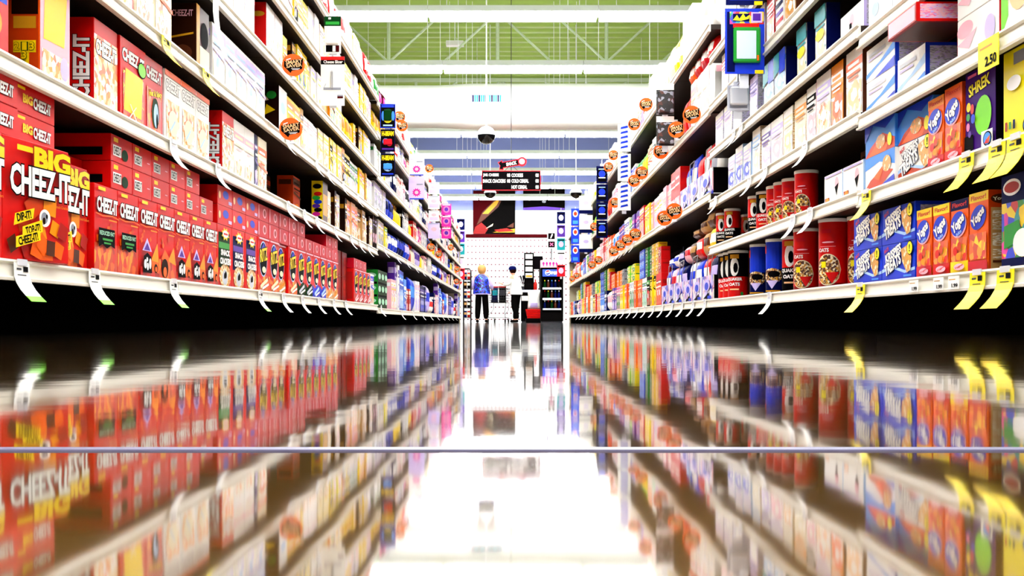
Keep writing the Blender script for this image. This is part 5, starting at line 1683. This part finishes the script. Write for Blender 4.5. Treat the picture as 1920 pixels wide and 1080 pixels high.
def skin_mesh(name, J, edges, mat, root, levels=2):
    """one continuous skinned surface grown over a joint skeleton"""
    ks = list(J)
    me = bpy.data.meshes.new(name)
    me.from_pydata([J[k][0] for k in ks], [(ks.index(a), ks.index(b)) for a, b in edges], [])
    o = bpy.data.objects.new(name, me)
    COL.objects.link(o)
    o.modifiers.new('skin', 'SKIN')
    m2 = o.modifiers.new('sub', 'SUBSURF')
    m2.levels = m2.render_levels = levels
    lay = me.skin_vertices[0].data
    for k, v in zip(ks, lay):
        r = J[k][1]
        v.radius = r if isinstance(r, tuple) else (r, r)
        v.use_root = k == root
    bpy.context.view_layer.update()
    out = ev_mesh(o, name)
    bpy.data.objects.remove(o)
    out.materials.clear()
    out.materials.append(MATS[mat])
    out.polygons.foreach_set('use_smooth', [True] * len(out.polygons))
    return out


def loft(rings, mat, n=24, name='garment', cap=True):
    mb = MB()
    pts = [(cx + rx * cos(2 * pi * i / n), cy + ry * sin(2 * pi * i / n), z) for z, cx, cy, rx, ry in rings for i in range(n)]
    F = [(k * n + i, k * n + (i + 1) % n, (k + 1) * n + (i + 1) % n, (k + 1) * n + i) for k in range(len(rings) - 1) for i in range(n)]
    mb.raw(pts, F, mat)
    return mb.mesh(name, True)


def person(loc, rz, hgt, lean, arms, sleeve, top, legs, label, hair_m, cap=None, vest=None):
    k = hgt / 1.60
    o = bpy.data.objects.new('person', None)
    COL.objects.link(o)
    o.location = loc
    o.rotation_euler = (0, 0, rz)
    L = lambda z: lean * max(0, z - .9)
    V = lambda x, y, z: (x * k, (y + L(z)) * k, z * k)
    J = dict(pel=(V(0, 0, .90), .13 * k), sp=(V(0, .0, 1.06), .12 * k), ch=(V(0, 0, 1.22), (.15 * k, .11 * k)), nk=(V(0, .01, 1.355), .052 * k), jaw=(V(0, .035, 1.425), .068 * k), hd=(V(0, .025, 1.50), .088 * k), tp=(V(0, .015, 1.57), .06 * k),
             nose=(V(0, .125, 1.465), .014 * k))
    E_ = [('pel', 'sp'), ('sp', 'ch'), ('ch', 'nk'), ('nk', 'jaw'), ('jaw', 'hd'), ('hd', 'tp'), ('hd', 'nose')]
    for s, side in ((-1, 'l'), (1, 'r')):
        J['ear' + side] = (V(s * .092, .01, 1.47), .016 * k); E_.append(('hd', 'ear' + side))
        J['sh' + side] = (V(s * .17, 0, 1.29), .058 * k)
        (ex, ey, ez), (wx, wy, wz), (hx, hy, hz) = arms[0 if s < 0 else 1]
        J['el' + side] = (V(s * ex, ey, ez), .042 * k)
        J['wr' + side] = (V(s * wx, wy, wz), .028 * k)
        J['pm' + side] = (V(s * hx, hy, hz), (.036 * k, .02 * k))
        E_ += [('ch', 'sh' + side), ('sh' + side, 'el' + side), ('el' + side, 'wr' + side), ('wr' + side, 'pm' + side)]
        d = (Vector(J['pm' + side][0]) - Vector(J['wr' + side][0])).normalized()
        u = Vector((1, 0, 0)) if abs(d.x) < .8 else Vector((0, 0, 1))
        for i in range(4):
            a_, b_ = 'f%d%s' % (i, side), 'g%d%s' % (i, side)
            base = Vector(J['pm' + side][0]) + u * (i - 1.5) * .019 * k + d * .035 * k
            ln = (.030, .036, .034, .026)[i] * k
            J[a_] = (tuple(base + d * ln * .6), .009 * k)
            J[b_] = (tuple(base + d * ln * 1.2 + Vector((0, 0, -.018 * k))), .008 * k)
            E_ += [('pm' + side, a_), (a_, b_)]
        th = Vector(J['wr' + side][0]) * .4 + Vector(J['pm' + side][0]) * .6 - u * s * .045 * k
        J['th' + side] = (tuple(th + d * .02 * k), .01 * k)
        E_.append(('pm' + side, 'th' + side))
        (kx, ky), (ax, ay) = legs[0 if s < 0 else 1]
        J['hp' + side] = (V(s * .085, 0, .84), .095 * k)
        J['kn' + side] = ((s * kx * k, ky * k, .47 * k), .06 * k)
        J['cf' + side] = ((s * (kx + ax) / 2 * k, (ky + ay) / 2 * k - .01, .33 * k), .056 * k)
        J['an' + side] = ((s * ax * k, ay * k, .09 * k), .036 * k)
        J['to' + side] = ((s * (ax + .02) * k, (ay + .13) * k, .035 * k), .03 * k)
        E_ += [('pel', 'hp' + side), ('hp' + side, 'kn' + side), ('kn' + side, 'cf' + side), ('cf' + side, 'an' + side), ('an' + side, 'to' + side)]
    link('body', skin_mesh('body', J, E_, 'skin', 'pel'), o)
    # trousers
    T = {q: (J[q][0], (J[q][1] if not isinstance(J[q][1], tuple) else J[q][1][0]) + .018 * k) for q in ('pel', 'hpl', 'hpr', 'knl', 'knr', 'cfl', 'cfr', 'anl', 'anr')}
    for q in ('knl', 'knr', 'cfl', 'cfr', 'anl', 'anr'):
        T[q] = (T[q][0], T[q][1] + .014 * k)
    T['wa'] = (V(0, 0, .98), .14 * k)
    link('trousers', skin_mesh('trousers', T, [('wa', 'pel'), ('pel', 'hpl'), ('pel', 'hpr'), ('hpl', 'knl'), ('knl', 'cfl'), ('cfl', 'anl'), ('hpr', 'knr'), ('knr', 'cfr'), ('cfr', 'anr')], 'black', 'pel'), o)
    for side in 'lr':
        a_, t_ = Vector(J['an' + side][0]), Vector(J['to' + side][0])
        link('shoe', skin_mesh('shoe', dict(h=((a_.x, a_.y - .04, .045), .044 * k), m=((a_ * .5 + t_ * .5).to_tuple()[:2] + (.045,), .046 * k), t=((t_.x, t_.y + .03, .035), .034 * k)), [('h', 'm'), ('m', 't')], 'black', 'm'), o)
    # sleeves
    for side in 'lr':
        sj = dict(c=(tuple(Vector(J['sh' + side][0]) * .75 + Vector(J['ch'][0]) * .25), .07 * k), s=(J['sh' + side][0], .075 * k), e=(J['el' + side][0], .06 * k), w=(tuple(Vector(J['wr' + side][0]) * .92 + Vector(J['el' + side][0]) * .08), .045 * k))
        link('sleeve', skin_mesh('sleeve', sj, [('c', 's'), ('s', 'e'), ('e', 'w')], sleeve, 's'), o)
    R = [(.80, .215, .165), (.86, .225, .17), (.95, .205, .158), (1.06, .185, .145), (1.18, .195, .145), (1.27, .185, .125), (1.32, .13, .095), (1.355, .07, .07)]
    link('shirt', loft([(z * k, 0, L(z) * k, rx * k, ry * k) for z, rx, ry in R], top, name='shirt'), o)
    if vest:
        R2 = [(.79, .24, .19), (.80, .242, .192), (.86, .245, .19), (.95, .225, .175), (1.06, .205, .162), (1.18, .212, .16), (1.27, .196, .138), (1.325, .135, .10), (1.35, .09, .085)]
        link('vest', loft([(z * k, 0, L(z) * k, rx * k, ry * k) for z, rx, ry in R2], vest, name='vest'), o)
        R3 = [(.785, .243, .193), (.80, .247, .197), (.806, .247, .197), (.808, .24, .19)]
        link('hem', loft([(z * k, 0, L(z) * k, rx * k, ry * k) for z, rx, ry in R3], 'lavender', name='hem'), o)
    hd = Vector(J['hd'][0])
    mb = MB()
    if cap:
        mb.lathe([(.112 * k, -.005 * k), (.114 * k, .02 * k), (.105 * k, .06 * k), (.075 * k, .095 * k), (.0001, .108 * k)], cap, 20, tuple(hd + Vector((0, 0, .015))))
        pk = [(hd.x + .09 * k * cos(t), hd.y + .09 * k + .1 * k * sin(t), hd.z + .018) for t in [i * pi / 10 for i in range(11)]]
        mb.raw(pk + [(x, y, z + .008) for x, y, z in pk], [tuple(range(11))[::-1], tuple(range(11, 22))] + [(i, i + 1, 12 + i, 11 + i) for i in range(10)], cap)
        link('cap', mb.mesh('cap', True), o)
        mb = MB()
        mb.lathe([(.07 * k, -.10 * k), (.098 * k, -.05 * k), (.104 * k, .0)], hair_m, 16, tuple(hd + Vector((0, -.012, .012))))
        link('hair', mb.mesh('hair', True), o)
    else:
        nn = 16
        prof = [(.07, -.125), (.102, -.09), (.118, -.03), (.118, .03), (.10, .08), (.06, .112), (.0001, .12)]
        pts, F = [], []
        for r, z in prof:
            for i in range(nn):
                t = 2 * pi * i / nn
                front = max(0, sin(t))
                cut = .035 * front if z < .05 else 0
                pts.append((hd.x + r * k * cos(t) * (1 + .05 * sin(5 * t)), hd.y - .018 * k + (r - cut) * k * sin(t) * (1 + .05 * cos(4 * t)), hd.z + z * k))
        F = [(a * nn + i, a * nn + (i + 1) % nn, (a + 1) * nn + (i + 1) % nn, (a + 1) * nn + i) for a in range(len(prof) - 1) for i in range(nn)]
        mb.raw(pts, F, hair_m)
        link('hair', mb.mesh('hair', True), o)
    mb = MB()
    for s in (-1, 1):
        mb.lathe([(.0001, -.009), (.009, 0), (.0001, .009)], 'white', 8, tuple(hd + Vector((s * .033 * k, .088 * k, -.005))))
        mb.lathe([(.0001, -.005), (.005, 0), (.0001, .005)], 'ink', 8, tuple(hd + Vector((s * .033 * k, .094 * k, -.005))))
    mb.box(hd.x - .022, hd.y + .078 * k, hd.z - .078 * k, hd.x + .022, hd.y + .096 * k, hd.z - .07 * k, 'rose', .002)
    link('face', mb.mesh('face'), o)
    tag(o, label, 'person', None, 0, '', True)
    return o


PD = 28.0
px_ = lambda px, d=PD: (px - CX) * d / FPX
arms_w = (((.275, .02, 1.05), (.25, .16, .93), (.24, .235, .93)), ((.28, .02, 1.05), (.27, .16, .93), (.26, .235, .93)))
person((px_(903), PD, 0), radians(-8), 1.585, .06, arms_w, 'lavender', 'lavender', (((.10, .02), (.115, -.02)), ((.11, .03), (.12, .03))), 'fair haired person seen from behind in a blue patterned vest and dark trousers', 'hair', None, 'vestprint')
arms_m = (((.24, .10, 1.07), (.2, .30, 1.10), (.19, .375, 1.13)), ((.25, .06, 1.03), (.21, .22, .90), (.2, .29, .88)))
person((px_(968), PD + .15, 0), radians(62), 1.56, .16, arms_m, 'white', 'white', (((.09, .03), (.10, -.08)), ((.10, .05), (.11, .10))), 'person in white shirt, dark cap and black trousers bent over the cart', 'dbrown', 'navy')


# shopping cart between the two people
def cart(loc, rz):
    o = bpy.data.objects.new('shopping_cart', None)
    COL.objects.link(o)
    o.location = loc
    o.rotation_euler = (0, 0, rz)
    mb = MB()
    def ring(z, w, y0, y1, r=.007):
        P = [(-w, y0, z), (w, y0, z), (w, y1, z), (-w, y1, z), (-w, y0, z)]
        mb.path(P, r, 'wire')
    tw, bw = .27, .22
    for i in range(7):
        t = i / 6
        ring(.56 + .40 * t, bw + (tw - bw) * t, -.30, .38 + .10 * t, .007 if i in (0, 6) else .004)
    for i in range(9):
        u = -1 + 2 * i / 8
        mb.tube((u * bw, -.30, .56), (u * tw, -.30, .96), .0035, 'wire', 5)
        mb.tube((u * bw, .38, .56), (u * tw, .48, .96), .0035, 'wire', 5)
        mb.tube((u * bw, -.30, .56), (u * bw, .38, .56), .0035, 'wire', 5)
    for i in range(10):
        t = i / 9
        for s in (-1, 1):
            mb.tube((s * bw, -.30 + .68 * t, .56), (s * tw, -.30 + .78 * t, .96), .0035, 'wire', 5)
    link('basket', mb.mesh('basket'), o)
    mb = MB()
    for s in (-1, 1):
        mb.path([(s * .26, -.36, .98), (s * .25, -.30, .56), (s * .23, -.32, .30), (s * .24, -.34, .14)], .011, 'wire')
        mb.path([(s * .24, -.34, .15), (s * .2, .40, .13)], .011, 'wire')
        mb.path([(s * .22, .36, .56), (s * .22, .30, .36), (s * .23, -.32, .22)], .009, 'wire')
    for y in (-.2, 0, .2, .36):
        mb.tube((-.22, y, .14), (.22, y, .14), .006, 'wire', 6)
    link('chassis', mb.mesh('chassis'), o)
    mb = MB()
    mb.tube((-.28, -.37, .99), (.28, -.37, .99), .016, 'brick', 10)
    link('handle', mb.mesh('handle', True), o)
    for x, y in ((-.24, -.34), (.24, -.34), (-.2, .40), (.2, .40)):
        mb = MB()
        mb.tube((x - .014, y, .055), (x + .014, y, .055), .055, 'black', 16)
        mb.box(x - .022, y - .012, .05, x - .016, y + .012, .14, 'dgrey')
        mb.box(x + .016, y - .012, .05, x + .022, y + .012, .14, 'dgrey')
        link('caster', mb.mesh('caster', True), o)
    tag(o, 'wire shopping cart standing between the two people', 'cart', None, 0, '', True)


cart((px_(935), PD + .55, 0), radians(-10))
for i, (x, m, p, lab) in enumerate(((918, 'navy', 'teal', 'dark teal streaked bag of goods in the shopping cart'), (941, 'black', 'dgrey', 'black bulging bag of goods in the shopping cart'))):
    d = bag('grocery_bag', .2, .46, .28, m, p, i)
    o = link(d[0], d[1], None, (px_(927.5 + i * 14.5), PD + .42 - .03 * i, .572), radians(4))
    tag(o, lab, 'bag', None, 0, '', True)

# black wire rack with a hooped rail at the end of the cracker side
RD = 25.0
o = bpy.data.objects.new('wire_rack', None)
COL.objects.link(o)
o.location = (px_(876, RD), RD, 0)
mb = MB()
for y in (-.16, .16):
    mb.path([(-.09, y, 0), (-.09, y, 1.26), (-.07, y, 1.33), (.06, y, 1.33), (.09, y, 1.26), (.09, y, 0)], .013, 'wire')
for z in (.12, .36, .60, .84, 1.06):
    mb.path([(-.09, -.16, z), (.09, -.16, z), (.09, .16, z), (-.09, .16, z), (-.09, -.16, z)], .007, 'wire')
    for i in range(4):
        x = -.06 + .04 * i
        mb.tube((x, -.16, z), (x, .16, z), .004, 'wire', 5)
link('frame', mb.mesh('frame'), o)
tag(o, 'narrow black wire rack with hooped top past the cracker shelving', 'rack', None, 0, '', True)
for i, z in enumerate((.12, .36, .60, .84, 1.06)):
    for j, (m, b) in enumerate((('dbrown', 'tan'), ('ink', 'cream'))):
        d = bag('rack_pouch', .08, .17, .06, m if i % 2 else ('navy', 'brick')[j], b, j)
        q = link(d[0], d[1], None, (px_(876, RD) - .042 + .084 * j, RD - .10, z + .009))
        tag(q, 'small %s pouch on the wire rack, %s tier' % (wd(m if i % 2 else ('navy', 'brick')[j]), ('lowest', 'second', 'third', 'fourth', 'top')[i]), 'pouch', 'pouches on the wire rack', 0, '', True)
# red ball at its side
mb = MB()
mb.lathe([(.0001, -.07)] + [(.07 * cos(a), .07 * sin(a)) for a in [-pi / 2 + i * pi / 10 for i in range(1, 10)]] + [(.0001, .07)], 'red', 16)
mb.tube((0, 0, .07), (0, 0, .12), .004, 'wire', 6)
mb.tube((0, 0, .12), (.07, .0, .12), .004, 'wire', 6)
q = link('hanging_ball', mb.mesh('hanging_ball', True), None, (px_(876, RD) - .19, RD - .16, 1.0))
tag(q, 'small red ball hung beside the wire rack', 'ball', None, 0, '', True)

# drink cooler
CD = 27.0
cw, chh = .60, 1.47
o = bpy.data.objects.new('drink_cooler', None)
COL.objects.link(o)
o.location = (px_(1035, CD), CD, 0)
mb = MB()
mb.box(-cw / 2, 0, .04, -cw / 2 + .045, .55, chh, 'black')
mb.box(cw / 2 - .045, 0, .04, cw / 2, .55, chh, 'black')
mb.box(-cw / 2 + .045, .5, .04, cw / 2 - .045, .55, chh, 'black')
mb.box(-cw / 2 + .045, 0, .04, cw / 2 - .045, .5, .28, 'black')
mb.box(-cw / 2 + .045, 0, chh - .05, cw / 2 - .045, .5, chh, 'black')
mb.box(-cw / 2 + .02, .04, 0, cw / 2 - .02, .5, .04, 'dgrey')
link('cabinet', mb.mesh('cabinet'), o)
mb = MB()
mb.box(-cw / 2 + .05, -.012, chh - .235, cw / 2 - .04, .0, chh - .055, 'coolerlight', .004)
f = Face(mb, (-cw / 2 + .05, -.012, chh - .235), (1, 0, 0), (0, 0, 1), cw - .09, .18, (0, -1, 0))
f.op(('e', .28, .55, .15, .38, 'coolerwhite'))
f.op(('p', [(.14, .6), (.20, .85), (.30, .92), (.40, .75), (.30, .70), (.22, .62)], 'red'))
f.op(('p', [(.15, .48), (.26, .44), (.40, .62), (.41, .5), (.34, .28), (.24, .22), (.17, .32)], 'blue'))
f.op(('t', 'PEPSI', .46, .3, .94, .72, 'coolerwhite', None, 0, .03))
link('lit_sign', mb.mesh('lit_sign'), o)
for i, z in enumerate((.35, .62, .90)):
    mb = MB()
    mb.box(-cw / 2 + .05, .0, z, cw / 2 - .05, .48, z + .015, 'dgrey')
    mb.box(-cw / 2 + .055, -.004, z - .01, cw / 2 - .055, .0, z + .035, 'coolerwhite' if i else 'lgrey')
    link('shelf', mb.mesh('shelf'), o)
tag(o, 'black open drink cooler with glowing blue sign', 'cooler', None, 0, '', True)
BC = [('navy', 'white'), ('ink', 'red'), ('dgreen', 'lemon'), ('brown', 'white'), ('navy', 'sky')]
for i, z in enumerate((.366, .636, .916)):
    for j in range(5):
        m, c = BC[(i + j) % 5]
        d = bottle('drink_bottle', .034, .225, m, c)
        q = link('drink_bottle', d[1], None, (px_(1035, CD) - .19 + .095 * j, CD + .06, z))
        link('cap', d[3][0][1], q)
        tag(q, '%s drink bottle with %s cap, %s row of the drink cooler, %s' % (wd(m), wd(c), ('bottom', 'middle', 'top')[i], ('first across', 'second across', 'third across', 'fourth across', 'fifth across')[j]), 'bottle', 'bottles in the drink cooler', 0, '', True)
# carton display on the cooler
mb = MB()
mb.box(-.26, 0, 0, .26, .3, .20, 'rose', .004)
f = Face(mb, (-.26, 0, 0), (1, 0, 0), (0, 0, 1), .52, .20, (0, -1, 0))
f.op(('r', .05, .1, .95, .9, 'white'))
for i in range(5):
    f.op(('e', .15 + .17 * i, .55, .06, .22, 'magenta'))
    f.op(('e', .15 + .17 * i, .25, .05, .1, 'pink'))
q = link('display_box', mb.mesh('display_box'), None, (px_(1032, CD), CD + .05, chh + .001))
tag(q, 'white and magenta display box on top of the drink cooler', 'box', None, 0, '', True)

# lane pole with two square pictures
LD = 29.5
o = bpy.data.objects.new('lane_sign', None)
COL.objects.link(o)
o.location = (px_(1034, LD), LD, 0)
mb = MB()
mb.tube((0, .02, 0), (0, .02, 2.62), .025, 'steel', 10)
mb.box(-.14, -.02, 0, .14, .16, .02, 'dgrey')
link('pole', mb.mesh('pole'), o)
for z, ops in ((2.40, [('r', .12, .12, .88, .88, 'ink'), ('p', [(.34, .24), (.46, .2), (.66, .66), (.62, .82), (.5, .74)], 'white')]), (2.16, [('r', .12, .12, .88, .88, 'ink'), ('p', [(.28, .36), (.36, .28), (.74, .66), (.66, .74)], 'pink'), ('p', [(.28, .66), (.36, .74), (.74, .36), (.66, .28)], 'pink')])):
    mb = MB()
    mb.box(-.125, -.03, 0, .125, 0, .23, 'white', .003)
    f = Face(mb, (-.125, -.03, 0), (1, 0, 0), (0, 0, 1), .25, .23, (0, -1, 0))
    for p in ops:
        f.op(p)
        f.k += 3
    link('picture_panel', mb.mesh('picture_panel'), o, (0, 0, z))
tag(o, 'tall lane pole with two black pictogram squares by the checkout', 'sign', None, 0, '', True)

# checkout: counter, screen, magazine rack, bag and basket
KD = 28.8
o = bpy.data.objects.new('checkout_counter', None)
COL.objects.link(o)
o.location = (px_(997, KD), KD, 0)
mb = MB()
mb.box(-.30, 0, .04, .28, 1.1, .86, 'black', .006)
mb.box(-.28, .03, 0, .26, 1.05, .04, 'dgrey')
link('cabinet', mb.mesh('cabinet'), o)
mb = MB()
mb.box(-.31, -.03, .86, .29, 1.12, .93, 'lgrey', .008)
link('counter_top', mb.mesh('counter_top'), o)
mb = MB()
mb.box(-.29, -.012, .62, -.02, -.001, .76, 'white', .003)
link('notice', mb.mesh('notice'), o)
tag(o, 'black checkout counter with pale top behind the person in white', 'counter', None, 0, '', True)
o = bpy.data.objects.new('magazine_rack', None)
COL.objects.link(o)
o.location = (px_(992, KD), KD + .12, .931)
mb = MB()
mb.box(-.13, .10, 0, .13, .12, 1.07, 'black')
mb.box(-.14, .0, 0, -.125, .12, 1.07, 'black')
mb.box(.125, .0, 0, .14, .12, 1.07, 'black')
for z in (0, .34, .52, .70, .88):
    mb.box(-.125, 0, z, .125, .1, z + .012, 'black')
link('frame', mb.mesh('frame'), o)
tag(o, 'black upright magazine rack standing on the checkout counter', 'rack', None, 0, '', True)
for i, z in enumerate((.352, .532, .712, .892)):
    mb = MB()
    mb.box(-.10, 0, 0, .10, .012, .13, 'white')
    f = Face(mb, (-.10, 0, 0), (1, 0, 0), (0, 0, 1), .2, .13, (0, -1, 0))
    f.op(('r', .1, .6, .9, .8, 'lgrey'))
    if i == 0:
        f.op(('r', .05, .1, .95, .55, 'gold'))
    q = link('magazine', mb.mesh('magazine'), None, (px_(992, KD), KD + .15, .931 + z + .001))
    tag(q, 'pale magazine in the checkout rack, %s slot' % ('lowest', 'second', 'third', 'top')[i], 'magazine', 'magazines in the checkout rack', 0, '', True)
mb = MB()
mb.box(-.19, 0, .62, .19, .09, 1.0, 'black', .008)
mb.box(-.17, -.003, .64, .17, 0, .98, 'ink')
mb.tube((.1, .05, 0), (.1, .05, .62), .02, 'wire', 8)
mb.box(-.0, -.05, 0, .2, .15, .015, 'black')
q = link('checkout_screen', mb.mesh('checkout_screen'), None, (px_(1013, KD) + .04, KD + .42, .0))
q.location = (px_(1013, KD) - .1, KD + .62, .931)
tag(q, 'black screen on a post above the checkout counter', 'screen', None, 0, '', True)
d = bag('carrier_bag', .34, .52, .26, 'white', 'white', 2, 'lavender')
q = link(d[0], d[1], None, (px_(1001, 28.0), 27.9, .372))
tag(q, 'white carrier bag standing on the red hand basket', 'bag', None, 0, '', True)
mb = MB()
for i in range(7):
    t = i / 6
    w = .17 + .05 * t
    mb.path([(-w, -.12 - .03 * t, .22 * t), (w, -.12 - .03 * t, .22 * t), (w, .12 + .03 * t, .22 * t), (-w, .12 + .03 * t, .22 * t), (-w, -.12 - .03 * t, .22 * t)], .014, 'red', 6)
mb.box(-.17, -.12, 0, .17, .12, .01, 'red')
bk = link('hand_basket', mb.mesh('hand_basket'), None, (px_(1001, 28.0), 28.02, .136))
mb = MB()
mb.path([(-.2, 0, .22), (-.15, -.13, .25), (.15, -.13, .25), (.2, 0, .22)], .008, 'wire')
link('handle', mb.mesh('handle'), bk)
tag(bk, 'red hand basket in front of the checkout counter', 'basket', None, 0, '', True)
mb = MB()
mb.box(-.23, -.16, 0, .23, .17, .119, 'black', .01)
q = link('basket_stand', mb.mesh('basket_stand'), None, (px_(1001, 28.0), 28.02, 0))
tag(q, 'low black stand under the red hand basket', 'stand', None, 0, '', True)
# plant like dark fan and red bottle on the counter
d = bottle('counter_bottle', .05, .3, 'brick', 'red')
q = link('counter_bottle', d[1], None, (px_(1004, KD), KD + .05, .931))
link('cap', d[3][0][1], q)
tag(q, 'dark red bottle on the checkout counter', 'bottle', None, 0, '', True)
mb = MB()
for i in range(9):
    a = radians(20 + 17 * i)
    mb.poly([(0, 0, .12), (.26 * cos(a) - .03 * sin(a), .02 * (i % 3), .12 + .30 * sin(a)), (.30 * cos(a), .02 * (i % 3), .12 + .34 * sin(a)), (.26 * cos(a) + .03 * sin(a), .02 * (i % 3), .12 + .30 * sin(a) - .02)], 'ink')
mb.lathe([(.0001, 0), (.06, 0), (.07, .12), (.0001, .12)], 'dgrey', 14)
q = link('potted_plant', mb.mesh('potted_plant'), None, (px_(981, KD), KD + .45, .931))
tag(q, 'dark spiky plant in a pot on the checkout counter', 'plant', None, 0, '', True)

# ------------------------------------------------------------------ light, camera
w = bpy.data.worlds.new('hall')
S.world = w
w.use_nodes = True
bg = w.node_tree.nodes['Background']
bg.inputs['Color'].default_value = (.62, .70, 1.0, 1)
bg.inputs['Strength'].default_value = .06

cam = bpy.data.cameras.new('camera')
cam.sensor_width = 36
cam.lens = 36 * FPX / 1920
cam.shift_x = (960 - CX) / 1920
cam.shift_y = (CY - 540) / 1920
cam.clip_start = .01
cam.clip_end = 200
co = bpy.data.objects.new('camera', cam)
COL.objects.link(co)
co.location = (0, 0, CAMH)
co.rotation_euler = (pi / 2, 0, 0)
S.camera = co
S.view_settings.view_transform = 'Standard'
S.view_settings.look = 'None'
S.view_settings.exposure = 0.35
S.view_settings.gamma = 1
S.view_settings.use_curve_mapping = False

# ------------------------------------------------------------------ labels: every thing gets a description of its own
ORD = ['first', 'second', 'third', 'fourth', 'fifth', 'sixth', 'seventh', 'eighth', 'ninth', 'tenth', 'eleventh', 'twelfth', 'thirteenth', 'fourteenth', 'fifteenth', 'sixteenth', 'seventeenth', 'eighteenth', 'nineteenth', 'twentieth']
TENS = {2: 'twenty', 3: 'thirty', 4: 'forty', 5: 'fifty', 6: 'sixty', 7: 'seventy'}


def ordinal(i):
    if i < 20:
        return ORD[i]
    t, u = divmod(i + 1, 10)
    return {2: 'twentieth', 3: 'thirtieth', 4: 'fortieth', 5: 'fiftieth', 6: 'sixtieth', 7: 'seventieth'}[t] if u == 0 else TENS[t] + '-' + ORD[u - 1]


def nwords(s):
    return len(s.replace(',', ' ').split())


by = {}
for o, lab, key, tail in THINGS:
    by.setdefault((lab, tail), []).append((key, o))
for (lab, tail), v in by.items():
    v.sort(key=lambda t: t[0])
    for i, (k, o) in enumerate(v):
        if len(v) > 1:
            c = ['%s, %s from the camera on the %s' % (lab, ordinal(i), tail), '%s, %s from the camera, %s' % (lab, ordinal(i), tail), '%s, %s along the %s' % (lab, ordinal(i), tail), '%s %s, %s' % (ordinal(i), lab, tail)] if tail else ['%s, %s from the camera' % (lab, ordinal(i))]
        else:
            c = ['%s, %s' % (lab, tail), lab] if tail else [lab]
        o['label'] = next((q for q in c if nwords(q) <= 16), c[-1])
